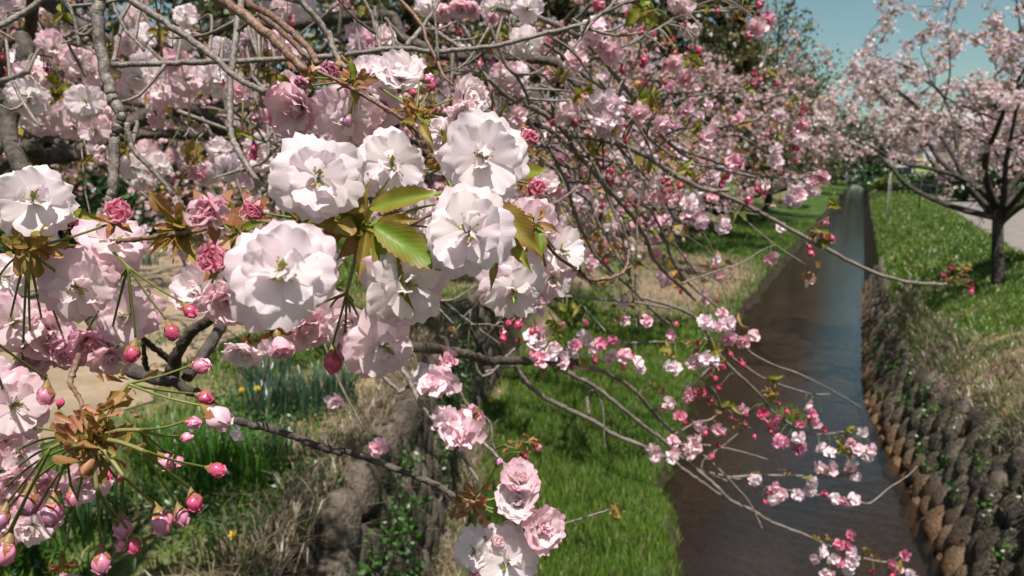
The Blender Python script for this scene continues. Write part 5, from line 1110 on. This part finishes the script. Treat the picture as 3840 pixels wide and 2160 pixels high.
# wandering thin twigs that fill the upper left and the tangle
def wander(px, py, d, ang, L, r0, n=6, out=None):
    p = P(px, py, d); dr = (CR*math.cos(ang)-CU*math.sin(ang)).normalized(); pts = [p]
    for i in range(n):
        dr = (dr+Vector((rnd.gauss(0, .16), rnd.gauss(0, .16), rnd.gauss(-.03, .14)))).normalized(); p = p+dr*L/n; pts.append(p)
    q, r = smooth_path(pts, list(np.linspace(r0, r0*.45, n+1)), sub=3); V, F = tube(q, r, 5, .3, rs1); (out or twig_rest).add(V, F); return pts
for k_ in range(34):
    x, y = rnd.uniform(-100, 1900), rnd.uniform(-80, 620)
    pts = wander(x, y, rnd.uniform(1.3, 2.6), rnd.uniform(-.6, 1.3), rnd.uniform(.25, .7), rnd.uniform(.002, .0045))
    for p in pts[2:]:
        if rnd.random() < .55:
            q = p+Vector((rnd.gauss(0, .03), rnd.gauss(0, .03), -.04)); t = rnd.choice([0, 1, 1, 2]); mid_rest.append((q, facing(rnd.gauss(0, .5), rnd.gauss(-.2, .5)), 1.0, TINT[t])); stalk_to(p, q)
            if rnd.random() < .5: bud_rest.append((q+Vector((rnd.gauss(0, .03), rnd.gauss(0, .03), 0)), Vector((0, 0, -1)), 1.0))
            if rnd.random() < .5: leaf_rest.append((p, rnd.choice([1, 2, 2, 3])))
for k_ in range(60):
    x = rnd.uniform(1800, 2420); y = rnd.uniform(120, 650)
    pts = wander(x, y, rnd.uniform(1.7, 2.8), rnd.uniform(.1, 1.2), rnd.uniform(.2, .6), rnd.uniform(.0015, .003))
    for p in pts[2:]:
        if rnd.random() < .4:
            q = p+Vector((rnd.gauss(0, .03), rnd.gauss(0, .03), -.035)); t = rnd.choice([0, 1, 2]); mid_rest.append((q, facing(rnd.gauss(0, .5), rnd.gauss(-.2, .5)), .9, TINT[t])); stalk_to(p, q)
        if rnd.random() < .5: bud_rest.append((p+Vector((rnd.gauss(0, .02), rnd.gauss(0, .02), -.03)), Vector((0, 0, -1)), 1.0))
        if rnd.random() < .35: leaf_rest.append((p, rnd.choice([1, 2, 3, 3])))
obj('twig_mass', twig_rest.mesh('twig_mass', M_TWIG), T1, 'stuff')
obj('stalk_mass', ST.mesh('stalk_mass', M_GREEN), T1, 'stuff')
def inst(Vt, Ft, Ct, mats, cols):
    """many copies of one small shape as one array; mats: list of 4x4"""
    A = np.array([np.array(m) for m in mats]); V = np.einsum('nij,vj->nvi', A[:, :3, :3], Vt)+A[:, None, :3, 3]
    k = len(Vt); F = (np.arange(len(mats))[:, None, None]*k+Ft[None]).reshape(-1, 3)
    C = (Ct[None]*np.asarray(cols)[:, None, :]).reshape(-1, 3)
    return V.reshape(-1, 3), F, C
TPL = [whole_blossom(300+i, [(6, .0245, .022, -5, 18, 0), (6, .021, .019, 28, 60, .1)], 3, 3) for i in range(3)]
TPL2 = [whole_blossom(400+i, [(6, .0245, .027, -5, 20, 0), (5, .020, .022, 32, 66, .1)], 2, 3) for i in range(3)]
def mass(name, tree, items, tpl=None, m=M_BLOSSOM):
    if not items: return
    mb = MB()
    for t in range(3):
        sub = items[t::3]
        if not sub: continue
        V, F, C = inst(*(tpl or TPL)[t], [Matrix.Translation(p) @ frame(n).to_4x4() @ Matrix.Diagonal((s, s, s, 1)) for p, n, s, c in sub], [np.array(c)*rnd.uniform(.92, 1.05) for p, n, s, c in sub]); mb.add(V, F, C)
    return obj(name, mb.mesh(name, m), tree, 'stuff')
mass('blossom_mass', T1, mid_rest)
def budv(n=6):
    V = [(0, 0, -.004)]; 
    for z, r in ((0, .0045), (.006, .0056), (.011, .0035)):
        V += [(r*math.cos(a*6.283/n), r*math.sin(a*6.283/n), z) for a in range(n)]
    V.append((0, 0, .0135)); F = [(0, 1+(i+1) % n, 1+i) for i in range(n)]
    for k in range(2): 
        for i in range(n): a, b = 1+k*n+i, 1+k*n+(i+1) % n; F += [(a, b, b+n), (a, b+n, a+n)]
    F += [(1+2*n+i, 1+2*n+(i+1) % n, 1+3*n) for i in range(n)]
    V = np.array(V); C = np.ones((len(V), 3)); C[:1+n] = (.5, .5, .35); return V, np.array(F), C
BUDV = budv(4)
def bud_mass(name, tree, items):
    if not items: return
    V, F, C = inst(*BUDV, [Matrix.Translation(p) @ frame(n).to_4x4() @ Matrix.Diagonal((s, s, s, 1)) for p, n, s in items], [np.array(TINT[rnd.choice([3, 3, 4, 2])])*rnd.uniform(.85, 1.1) for _ in items]); mb = MB(); mb.add(V, F, C); obj(name, mb.mesh(name, M_BLOSSOM), tree, 'stuff')
bud_mass('bud_mass', T1, bud_rest)
def leaf_mass(name, tree, items, size=.035, k=4, gains=1.0):
    if not items: return
    Cn = np.repeat(np.array([tuple(p) for p, t in items]), k, 0)+RG.normal(size=(len(items)*k, 3))*size*.4
    c = np.repeat(np.array([GREENS[t] for p, t in items]), k, 0)*(.7+.6*RG.random((len(items)*k, 1)))*gains
    V, F, C = leaf_quads(Cn, size*(.6+.7*RG.random(len(Cn))), c); mb = MB(); mb.add(V, F, C); return obj(name, mb.mesh(name, M_FOLIAGE), tree, 'stuff')
leaf_mass('leaf_mass', T1, leaf_rest)

# ------------------------------------------------------------------ the other trees
def skeleton(base, hf, H, spread, lean, seed, nl=6, nb=7, nt=6, droop=.5, r0=.13, up=.75, keep=None):
    """trunk, limbs, branches, twigs as polylines (level, points, radii); lean = where the crown reaches"""
    r = random.Random(seed); out = []; tips = []
    f = base+Vector((lean.x*.12, lean.y*.12, hf))
    out.append((0, [base-Vector((0, 0, .1)), base+(f-base)*.45+Vector((r.uniform(-.06, .06), r.uniform(-.06, .06), 0)), f], [r0*1.25, r0, r0*.85]))
    def grow(p, d, L, n, dr, jitter):
        pts = [p]
        for i in range(n):
            d = (d+Vector((r.gauss(0, jitter), r.gauss(0, jitter), r.gauss(0, jitter)-dr*(i+1)/n))).normalized(); q = p+d*L/n
            if keep and i > 1 and not keep(q): d = (d+Vector((0, 0, .55))).normalized(); q = p+d*L/n
            p = q; pts.append(p)
        return pts
    a0 = r.random()*6.28
    for i in range(nl):
        a = a0+i*6.283/nl+r.uniform(-.3, .3); rad = Vector((math.cos(a)*spread, math.sin(a)*spread, 0))+lean
        d = Vector((rad.x, rad.y, 0))*(1.0/max(.1, H-hf))*.55+Vector((0, 0, up)); L = math.hypot(rad.length, (H-hf)*.7)*r.uniform(.85, 1.1)
        st = base.lerp(f, r.uniform(.72, 1.0)); pts = grow(st, d.normalized(), L, 7, droop*.5, .17)
        rr = list(np.linspace(r0*.62, r0*.12, 8)); out.append((1, pts, rr))
        for j in range(nb):
            t = r.uniform(.3, 1.0); k = min(6, int(t*7)); p = pts[k].lerp(pts[k+1], t*7-k if k < 6 else .9); dd = (pts[k+1]-pts[k]).normalized()
            d2 = (dd+Vector((r.gauss(0, .8), r.gauss(0, .8), r.gauss(.1, .5)))).normalized(); L2 = L*r.uniform(.25, .5)
            p2 = grow(p, d2, L2, 5, droop*.8, .2); r2 = rr[k]*.5; out.append((2, p2, list(np.linspace(r2, r2*.35, 6))))
            for m_ in range(nt):
                t = r.uniform(.15, 1); k2 = min(4, int(t*5)); p = p2[k2].lerp(p2[k2+1], .5); d3 = ((p2[k2+1]-p2[k2]).normalized()+Vector((r.gauss(0, .9), r.gauss(0, .9), r.gauss(0, .6)))).normalized()
                p3 = grow(p, d3, L2*r.uniform(.25, .6), 3, droop, .2); out.append((3, p3, [r2*.35, r2*.28, r2*.22, r2*.16])); tips.append(p3)
    return out, tips
def in_frame(p, m=60):
    v = Vector(p)-CAM
    if v.dot(CF) < .2: return False
    x, y, z = proj(p); return -m < x < 3840+m and -m < y < 2160+m
def crown_left(p):                                            # the row's crowns stop short of the water
    x, y, z = proj(p); return p.x < -2.0+max(0, p.y-14)*.10 and x < 3130 and y < np.interp(x, [1800, 2650, 2780, 2950, 3080, 3120], [980, 900, 780, 700, 650, 560])
def crown_low(p):                                             # the drooping tree hangs out over the ledge
    x, y, z = proj(p); return z > 3.2 and x < 2740 and y < np.interp(x, [1800, 2300, 2650, 2740], [960, 960, 900, 780])
def crown_right(p):                                           # lower edge of the right tree's crown
    x, y, z = proj(p); return x > np.interp(y, [-100, 250, 450, 560], [3330, 3170, 2990, 2950]) and y < np.interp(x, [2950, 3300, 3400, 3420, 3500, 3520, 3600, 3700, 3840], [560, 620, 620, 560, 560, 720, 850, 930, 960])
def cherry(label, base, hf, H, spread, lean, seed, n_fl, tints, fl=1.0, parts=0, leafs=0, buds=0, group='cherry trees along the stream', pal=None, cluster=1, spread_c=.05, keep=None, **kw):
    t = thing('cherry_tree', label, 'cherry tree', base, group); sk, tips = skeleton(Vector(base), hf, H, spread, lean, seed, keep=keep, **kw)
    rest = MB(); r = random.Random(seed+1)
    if keep:                                                # limbs end where their last leafy branch does
        sk2 = []
        for lv, pts, rad in sk:
            if lv == 1:
                k = max([i for i, q in enumerate(pts) if keep(q)] or [2]); k = max(2, min(k, len(pts)-1)); pts = pts[:k+1]; rad = list(np.linspace(rad[0], rad[-1], k+1))
            elif lv > 1 and not (keep(pts[-1]) and keep(pts[0])): continue
            sk2.append((lv, pts, rad))
        sk = sk2
    if keep: tips = [q for q in tips if keep(q[-1]) and keep(q[0])]
    for lv, pts, rad in sk:
        if lv < 3: p, q = smooth_path(pts, rad, sub=3)
        else: p, q = pts, rad
        V, F = tube(p, q, (10, 7, 5, 3)[lv], .2 if lv < 2 else 0, rs1)
        if lv == 0: mb = MB(); mb.add(V, F); obj('trunk', mb.mesh('trunk', M_BARKF), t)
        elif lv == 1: mb = MB(); mb.add(V, F); obj('limb', mb.mesh('limb', M_BARKF), t)
        else: rest.add(V, F)
    obj('branch_mass', rest.mesh('branch_mass', M_BARKF), t, 'stuff')
    items = []; lf = []; bd = []
    tips = [p3 for p3 in tips if in_frame(p3[-1], 250)] or tips[:1]
    while len(items) < n_fl:
        p3 = r.choice(tips); k = r.randrange(3); c = p3[k].lerp(p3[k+1], r.random()); ct = (pal or TINT)[r.choice(tints)]; 
        for q in range(cluster):
            p = c+Vector((r.gauss(0, 1), r.gauss(0, 1), r.gauss(-.5, .8)))*spread_c; n = (Vector((r.gauss(0, 1), r.gauss(0, 1), r.gauss(0, 1)))*.8+(CAM-p).normalized()*.9+Vector((0, 0, .1))).normalized()
            k_ = r.uniform(.82, 1.1); items.append((p, n, fl*r.uniform(.8, 1.1), (ct[0]*k_, ct[1]*k_, ct[2]*k_)))
        if r.random() < leafs: lf.append((c, r.choice([1, 2, 3, 3])))
        for q in range(buds):
            if r.random() < .35: bd.append((c+Vector((r.gauss(0, 1), r.gauss(0, 1), r.gauss(-.7, .8)))*spread_c, Vector((0, 0, -1)), fl))
    if parts:
        items.sort(key=lambda i: (i[0]-CAM).length-(0 if in_frame(i[0], -20) else -50)); near, items = items[:parts], items[parts:]
        for p, n, s, c in near:
            o = obj('blossom', MIDB[r.randrange(5)], t, world=False); o.matrix_local = Matrix.Translation(p-t.location) @ frame(n).to_4x4() @ Matrix.Diagonal((s, s, s, 1)); o.color = (*c, 1)
    mass('blossom_mass', t, items, TPL2); leaf_mass('leaf_mass', t, lf, .045*max(1, fl)); bud_mass('bud_mass', t, bd)
    return t
# the near tree's own upper crown, over the trunk left of the camera: it shades the bank below
sk, tips = skeleton(T1BASE+Vector((.05, .2, 1.6)), .5, 2.3, 1.5, Vector((-.1, .35, 0)), 51, nl=8, nb=7, nt=5, droop=.35, r0=.06, up=.8)
mb = MB()
for lv, pts, rad in sk:
    if lv == 0 or any(in_frame(q, 150) for q in pts): continue
    V, F = tube(pts, rad, 5); mb.add(V, F)
obj('branch_mass', mb.mesh('branch_mass', M_LIMB), T1, 'stuff')
items = []
for p3 in tips:
    for q in range(9):
        p = p3[rnd.randrange(4)]+Vector((rnd.gauss(0, .05), rnd.gauss(0, .05), rnd.gauss(-.03, .05)))
        if not in_frame(p, 200): items.append((p, Vector((rnd.gauss(0, 1), rnd.gauss(0, 1), rnd.gauss(0, 1))).normalized(), 1.1, TINT[rnd.choice([0, 1, 2])]))
mass('blossom_mass', T1, items, TPL2)
def gz1(x, y): return Vector((x, y, float(ground_z(np.array([x]), np.array([y]))[0])))
V3 = lambda x, y: Vector((x, y, 0))
cherry('low cherry tree whose drooping pink boughs hang over the bank behind the tangle', gz1(-5.0, 7.2), 1.3, 3.4, 2.3, V3(2.6, -1.3), 31, 7600, [0, 0, 1, 1, 2], 1.0, 300, .35, 2, keep=crown_low, droop=.75, nl=8, nb=9, nt=7, up=.6)
cherry('cherry tree with dense pale pink crown beyond the drooping one', gz1(-6.2, 12.5), 1.3, 3.3, 2.8, V3(2.5, 0), 32, 7200, [0, 0, 1, 1], 1.35, 0, .3, 1, keep=crown_left, droop=.7, nl=8, nb=8, nt=7, up=.55)
cherry('third cherry tree of the stream row, with brownish pink crown', gz1(-6.4, 19.5), 1.5, 4.4, 3.0, V3(2.4, 0), 33, 5600, [0, 0, 1, 1], 1.8, 0, .25, 0, keep=crown_left, droop=.5, nl=7, nb=8, nt=6, up=.8)
cherry('fourth cherry tree of the stream row, with pale rounded crown', gz1(-5.8, 29), 2.0, 6.2, 3.2, V3(1.4, 0), 34, 4800, [0, 1, 1], 2.4, 0, .25, 0, keep=crown_left, droop=.45, nl=7, nb=7, nt=6, up=1.0)
cherry('tall cherry tree late in the stream row, before the smallest one', gz1(-4.8, 43), 2.4, 7.6, 3.8, V3(1.4, 0), 35, 4600, [2, 2, 1], 3.4, 0, .2, 0, keep=crown_left, droop=.45, nl=7, nb=7, nt=5, up=1.0)
cherry('small cherry tree at the very end of the stream row', gz1(-5.0, 62), 2.6, 8.2, 4.2, V3(1.2, 0), 39, 3000, [1, 2, 2], 4.6, 0, .2, 0, keep=crown_left, droop=.45, nl=8, nb=7, nt=5, up=1.0)
cherry('cherry tree with dark trunk standing beyond the tan path', gz1(-13.6, 12.2), 1.6, 5.0, 3.6, V3(1.0, -1.5), 36, 2600, [1, 1, 2], 1.9, 0, .5, 0, droop=.5, nl=8, nb=7, nt=6, r0=.17)
cherry('pink cherry tree at the side of the tan path', gz1(-10.2, 4.2), 1.5, 4.8, 3.2, V3(1.0, 1.6), 37, 1500, [1, 1, 2, 0], 1.35, 0, .5, 0, droop=.5, nl=8, nb=7, nt=6, r0=.15)
cherry('cherry tree between the tan path and the daffodil bank', gz1(-8.2, 12.0), 1.6, 5.0, 3.0, V3(.6, -1.0), 38, 2200, [1, 1, 2], 1.5, 0, .5, 0, droop=.6, nl=8, nb=7, nt=6, r0=.14)
# right bank
R1B = G(3742, 1120, -.35); R1B = gz1(R1B.x, R1B.y)
rt = cherry('pale pink cherry tree with slender dark trunk on the grassy bank beside the pavement', R1B, 1.3, 4.1, 3.0, V3(-1.0, .2), 47, 15000, [0, 0, 1], 1.2, 300, 1.0, 0, pal=[(.93, .84, .84), (.91, .74, .755)], keep=crown_right, cluster=8, spread_c=.048, droop=.26, nl=13, nb=10, nt=5, r0=.085, up=.6)
cherry('cherry tree with stout trunk across the pavement', gz1(8.6, 56), 1.6, 6.2, 4.2, V3(-.8, 0), 44, 2600, [1, 1, 2], 3.2, 0, .4, 0, cluster=4, spread_c=.2, droop=.3, nl=8, nb=7, nt=5, r0=.3, up=.8)

# ------------------------------------------------------------------ evergreens, budding trees, shrubs
def foliage_tree(name, label, cat, base, H, prof, n, size, cols, seed, trunk_r=.2, twigs=60, sparse=.0, group=None, trunk_h=.95, bark=None):
    """prof(t) -> crown radius at height share t; foliage gathers on clumps along the branches"""
    r = random.Random(seed); g_ = np.random.default_rng(seed); t = thing(name, label, cat, base, group); b = Vector(base)
    top = b+Vector((r.uniform(-.3, .3), r.uniform(-.3, .3), H*trunk_h)); V, F = tube(*smooth_path([b-Vector((0, 0, .1)), b.lerp(top, .5)+Vector((r.uniform(-.15, .15), r.uniform(-.15, .15), 0)), top], [trunk_r, trunk_r*.6, trunk_r*.12], sub=4), 9, .15, rs1); mb = MB(); mb.add(V, F); obj('trunk', mb.mesh('trunk', bark or M_BARKF), t)
    bm = MB(); C = []; per = max(1, n//twigs)
    for k in range(twigs):
        hh = r.uniform(.12, 1.0); rad = prof(hh)*r.uniform(.55, 1.12); a = r.random()*6.283; st = b.lerp(top, min(.97, hh*.92)); e = b+Vector((math.cos(a)*rad, math.sin(a)*rad, H*(hh+r.uniform(-.03, .06)-sparse*.0)))
        m_ = st.lerp(e, .5)+Vector((0, 0, r.uniform(-.04, .08)*H*.3)); p, q = smooth_path([st, m_, e], [trunk_r*.28*(1.1-hh), trunk_r*.14*(1.1-hh)+.006, .006], sub=3); V, F = tube(p, q, 4); bm.add(V, F)
        u = .35+.75*g_.random(per)**.7; P0 = np.array([tuple(st), tuple(m_), tuple(e)]); i0 = np.clip(u*2, 0, 2); lo = np.minimum(i0.astype(int), 1); fr = (i0-lo)[:, None]
        Q = P0[lo]*(1-fr)+P0[lo+1]*fr; Q = Q+g_.normal(size=Q.shape)*np.array((.09, .09, .06))*max(.35, rad)*(1.6 if sparse else 1.2); C.append(Q)
    obj('branch_mass', bm.mesh('branch_mass', bark or M_BARKF), t, 'stuff')
    C = np.vstack(C); pick = g_.integers(0, len(cols), len(C)); c = np.array(cols)[pick]*(.6+.8*g_.random((len(C), 1)))
    V, F, Cc = leaf_quads(C, size*(.6+.8*g_.random(len(C))), c, g_); mb = MB(); mb.add(V, F, Cc); obj('crown', mb.mesh('crown', M_FOLIAGE), t, 'stuff'); return t
cone = lambda w: (lambda t: w*(1-t)**.7*min(1, t*5+.2)+.15)
egg = lambda w: (lambda t: w*math.sin(math.pi*min(1, max(.02, t*.86+.12)))**.7+.1)
DG = [(.03, .04, .016), (.055, .06, .02), (.10, .085, .03), (.16, .125, .045)]
OL = [(.10, .10, .035), (.14, .13, .05), (.09, .075, .04), (.12, .15, .04)]
SHR = [(.03, .07, .014), (.045, .10, .018), (.02, .05, .012)]
def dirp(px, d):
    r_ = ray(px, 640); return Vector((r_.x*d, r_.y*d, 0))
foliage_tree('evergreen_tree', 'tall dark evergreen rising behind the drooping cherry boughs', 'evergreen', dirp(2480, 25)+V3(0, 0), 13, cone(3.6), 15000, .22, DG, 1, .25, 190)
foliage_tree('evergreen_tree', 'olive brown evergreen beside the budding trees', 'evergreen', dirp(2700, 30), 10.0, cone(2.5), 8500, .22, DG[1:]+[(.11, .085, .03)], 2, .22, 130)
foliage_tree('evergreen_tree', 'dark evergreen behind the white blossoms of the near tree', 'evergreen', dirp(2130, 29), 12, cone(3.6), 9000, .26, DG, 3, .25, 130)
for i, (px, d, H, w, lab) in enumerate([(2890, 38, 9.6, 3.6, 'feathery budding tree at the edge of the open sky'), (2990, 46, 7.6, 3.2, 'small budding tree sloping down towards the stream gap'), (2790, 36, 8.4, 3.2, 'budding brownish tree next to the olive evergreen'), (2600, 42, 8, 4, 'budding tree half hidden by the dark evergreen')]):
    foliage_tree('budding_tree', lab, 'tree', dirp(px, d), H, egg(w), 4600, .17, OL, 10+i, .16, 150, 1.0, 'budding trees behind the cherries')
for i, (px, d, H, w, lab) in enumerate([(3330, 95, 7, 6, 'far round tree above the pavement end'), (3450, 85, 8, 6, 'tall green tree beside the roofed building'), (3640, 80, 9, 6, 'broad green tree between the roofed building and the stout cherry'), (3790, 60, 8.5, 5, 'leafy tree behind the slender trunked cherry crown'), (3240, 110, 7, 7, 'dark tree closing the end of the stream'), (3120, 90, 8, 7, 'dark tree behind the end of the stream side cherry row')]):
    foliage_tree('leafy_tree', lab, 'tree', dirp(px, d), H, egg(w), 2600, .5, [(.05, .065, .025), (.075, .09, .035), (.04, .05, .022), (.09, .085, .04)], 20+i, .2, 70, 0, 'leafy trees far away')
for i, (px, d, H, w, lab) in enumerate([(-120, 26, 9, 5, 'dark evergreen behind the big pale blossoms and grey limb'), (330, 30, 11, 5, 'broad evergreen behind the long vertical branch'), (760, 27, 9, 4.5, 'evergreen behind the horizontal twig'), (1160, 33, 12, 5, 'evergreen behind the purple buds'), (1560, 31, 11, 4.5, 'evergreen showing above the four white blossoms'), (1850, 36, 12, 5, 'evergreen beside the bent cherry limb')]):
    foliage_tree('evergreen_tree', lab, 'evergreen', dirp(px, d), H, egg(w), 6500, .30, DG+[(.06, .085, .02)], 40+i, .25, 110, 0, 'evergreens behind the path')
for i, (px, d, H, w, lab) in enumerate([(560, 19, 1.5, 1.5, 'low dark shrub beside the dark cherry trunk'), (760, 20, 1.4, 1.6, 'low dark shrub at the end of the tan path'), (330, 17, 1.6, 1.6, 'low green shrub beside the tan path, between the two evergreens'), (90, 15, 1.6, 1.7, 'low green shrub under the thick dark limbs'), (1000, 23, 1.6, 1.8, 'low shrub behind the half open pink blossoms'), (1300, 24, 1.6, 1.9, 'low shrub behind the serrated leaves'), (1600, 25, 1.6, 1.9, 'low shrub between the white blossoms and the branch tangle'), (3370, 62, 1.3, 1.8, 'clipped yellow green bush beside the pavement end'), (3300, 70, 2.2, 2.4, 'dark bush at the end of the grass strip'), (3530, 52, 1.6, 2.0, 'green bush across the pavement behind the sign'), (3700, 40, 1.9, 2.0, 'green bush across the pavement behind blossoms')]):
    foliage_tree('shrub', lab, 'shrub', dirp(px, d), H, egg(w), 2200, .16 if d < 30 else .3, SHR if px != 3370 else [(.15, .19, .03), (.11, .16, .03)], 60+i, .06, 60, 0, 'shrubs in the background', .8)
# pale far woods that close the horizon
r_ = np.random.default_rng(77); n = 16000; ang = r_.uniform(-1.15, .75, n); dist = r_.uniform(150, 190, n); hh = r_.random(n)**1.3*(6+5*fbm(ang*9, ang*0, 3))
C = np.column_stack([np.sin(ang)*dist, np.cos(ang)*dist, hh]); V, F, Cc = leaf_quads(C, 2.2*(.6+.8*r_.random(n)), np.array((.06, .075, .045))*(.6+.8*r_.random((n, 1))), r_)
mb = MB(); mb.add(V, F, Cc); tag(obj('far_wood', mb.mesh('far_wood', M_FOLIAGE), None, 'stuff'), 'far grey green wood along the horizon', 'wood')

# ------------------------------------------------------------------ building, sign, stake, fence, van
M_WALL = simple('plaster', noise_color([(.3, (.30, .25, .20)), (.7, (.40, .34, .28))], 2), .9); M_ROOF = simple('roof_tile', noise_color([(.3, (.27, .24, .23)), (.7, (.36, .33, .31))], 3), .7)
M_GLASS = flat('window_glass', (.03, .04, .05), .1, .6); M_DARK = flat('dark_metal', (.05, .05, .05), .6); M_WHITE = flat('white_paint', (.75, .76, .76), .35)
bp = dirp(3560, 72); bp.z = -.05
h = thing('building', 'tan two storey building with grey hipped roof seen through the blossoms', 'building', bp); ry = -math.radians(18)
def bpart(nm, c, s, m, par=None):
    mb = MB(); V, F = box((0, 0, 0), s); ca, sa = math.cos(ry), math.sin(ry); V = V+np.array(c); V[:, :2] = V[:, :2] @ np.array([[ca, sa], [-sa, ca]]); mb.add(V, F); return obj(nm, mb.mesh(nm, m, False), par or h, world=False)
bpart('wall', (0, 0, 2.9), (9, 7, 5.8), M_WALL)
mb = MB(); V = np.array([(-5.1, -4.1, 5.75), (5.1, -4.1, 5.75), (5.1, 4.1, 5.75), (-5.1, 4.1, 5.75), (-2.2, 0, 7.5), (2.2, 0, 7.5), (-5.1, -4.1, 5.55), (5.1, -4.1, 5.55), (5.1, 4.1, 5.55), (-5.1, 4.1, 5.55)]); ca, sa = math.cos(ry), math.sin(ry); V[:, :2] = V[:, :2] @ np.array([[ca, sa], [-sa, ca]])
mb.add(V, [(0, 1, 5, 4), (2, 3, 4, 5), (0, 6, 7, 1), (1, 7, 8, 2), (2, 8, 9, 3), (3, 9, 6, 0), (6, 9, 8, 7)]); mb.add(V, [(1, 2, 5), (3, 0, 4)]); obj('roof', mb.mesh('roof', M_ROOF, False), h, world=False)
for zx in (1.5, 4.3):
    for xx in (-3, 0, 3):
        w_ = bpart('window', (xx, -3.52, zx), (1.5, .1, 1.3), M_WHITE); mb = MB(); V, F = box((xx, -3.585, zx), (1.3, .04, 1.1)); V[:, :2] = V[:, :2] @ np.array([[ca, sa], [-sa, ca]]); mb.add(V, F); obj('pane', mb.mesh('pane', M_GLASS, False), w_, world=False)
sp = G(3446, 790, -.1); sp = gz1(sp.x, sp.y); sg = thing('park_sign', 'lime green picture sign on thin grey post in the grass strip', 'sign', sp)
fr = (CAM-sp); fr.z = 0; fr.normalize(); sx = Vector((-fr.y, fr.x, 0)); ds = (sp-CAM).dot(CF)
def sgp(nm, cx, cz, w, hgt, off, m, par=None, disc=False):
    mb = MB(); c = sx*cx+fr*off+Vector((0, 0, cz)); pts = [(math.cos(a)*w/2, math.sin(a)*hgt/2) for a in np.linspace(0, 6.283, 17)[:-1]] if disc else [(-w/2, -hgt/2), (w/2, -hgt/2), (w/2, hgt/2), (-w/2, hgt/2)]
    k = len(pts); V = [tuple(c+sx*a+Vector((0, 0, b))+fr*.01) for a, b in pts]+[tuple(c+sx*a+Vector((0, 0, b))-fr*.01) for a, b in pts]
    V += [tuple(c+fr*.01), tuple(c-fr*.01)]; F = []
    for i in range(k): j = (i+1) % k; F += [(2*k, i, j), (2*k+1, k+j, k+i), (i, k+i, k+j), (i, k+j, j)]
    mb.add(V, F); return obj(nm, mb.mesh(nm, m, False), par or sg, world=False)
u_ = ds/FPX; pz = 145*u_
mb = MB(); V, F = tube([Vector((0, 0, -.1)), Vector((0, 0, pz*.5)), Vector((0, 0, pz+.1))]+[], [.028]*3, 8); mb.add(V, F); obj('post', mb.mesh('post', M_DARK), sg, world=False)
LX = 10*u_; bd_ = sgp('board', LX, pz+22*u_, 63*u_, 45*u_, .04, flat('lime_print', (.50, .62, .10)))
sgp('upper_board', LX+8*u_, pz+62*u_, 40*u_, 34*u_, .04, flat('pale_blue_print', (.45, .60, .70)))
sgp('lower_rim', LX, pz-3*u_, 66*u_, 5*u_, .05, flat('green_rim', (.18, .42, .10)))
for cx, cz, w, hg, c in [(-6, 40, 16, 10, (.65, .35, .25)), (6, 18, 10, 12, (.16, .28, .45)), (12, 10, 9, 8, (.6, .12, .06)), (2, 28, 12, 8, (.70, .66, .5))]: sgp('printed_patch', LX+cx*u_, pz+cz*u_, w*u_, hg*u_, .062, flat('print', c), bd_, True)
for q, (x0, y0, x1, y1, d) in enumerate([(3345, 555, 3352, 645, 34), (3338, 650, 3328, 762, 30)]):
    a, b = P(x1, y1, d), P(x0, y0, d); gz_ = gz1(a.x, a.y); 
    if q == 0: a = Vector((a.x, a.y, gz_.z))
    mb = MB(); V, F = tube([gz_-Vector((0, 0, .1)), a.lerp(b, .5), b], [.018, .016, .014], 6); mb.add(V, F); o = obj('garden_stake', mb.mesh('garden_stake', flat('pale_wood', (.45, .40, .30)))); tag(o, ['taller pale thin stake standing upright near the lime sign', 'shorter pale thin stake leaning in the grass strip'][q], 'stake')
fp0, fp1 = dirp(3330, 58), dirp(3520, 46); fn = thing('fence', 'low dark wooden fence along the far pavement', 'fence', fp0)
for i in range(9):
    c = fp0.lerp(fp1, i/8)-fp0; mb = MB(); V, F = box((c.x, c.y, .4), (.14, .14, .85)); mb.add(V, F); obj('post', mb.mesh('post', M_DARK, False), fn, world=False)
for z in (.35, .68):
    mb = MB(); V, F = tube([Vector((0, 0, z)), fp1-fp0+Vector((0, 0, z))], [.05, .05], 6); mb.add(V, F); obj('rail', mb.mesh('rail', M_DARK), fn, world=False)
vp = dirp(3236, 88); vp.z = 0; vn = thing('parked_van', 'white van parked beyond the end of the stream', 'van', vp); vx = Vector((.95, -.3, 0)); va = math.atan2(-.3, .95)
def vpart(nm, prof_, w, m, y0=0.0, par=None):
    k = len(prof_); V = [(x, y0-w/2, z) for x, z in prof_]+[(x, y0+w/2, z) for x, z in prof_]; V = np.array(V); c_, s_ = math.cos(va), math.sin(va); V[:, :2] = V[:, :2] @ np.array([[c_, s_], [-s_, c_]]); F = []
    for i in range(k): j = (i+1) % k; F += [(i, j, k+j), (i, k+j, k+i)]
    for i in range(1, k-1): F += [(0, i+1, i), (k, k+i, k+i+1)]
    mb = MB(); mb.add(V, F); return obj(nm, mb.mesh(nm, m, False), par or vn, world=False)
vpart('body', [(-1.7, .35), (1.55, .35), (1.7, .6), (1.65, 1.05), (1.25, 1.8), (.9, 1.88), (-1.65, 1.88), (-1.72, 1.0)], 1.45, M_WHITE)
for x0, x1 in ((-1.5, -.7), (-.6, .25), (.35, 1.15)): vpart('window', [(x0, 1.15), (x1, 1.15), (x1-.1, 1.65), (x0+.05, 1.65)], 1.47, M_GLASS)
for x0 in (-1.1, 1.05):
    for sd in (-1, 1): vpart('wheel', [(x0+.28*math.cos(a), .28+.28*math.sin(a)) for a in np.linspace(0, 6.283, 13)[:-1]], .16, M_DARK, sd*.66)
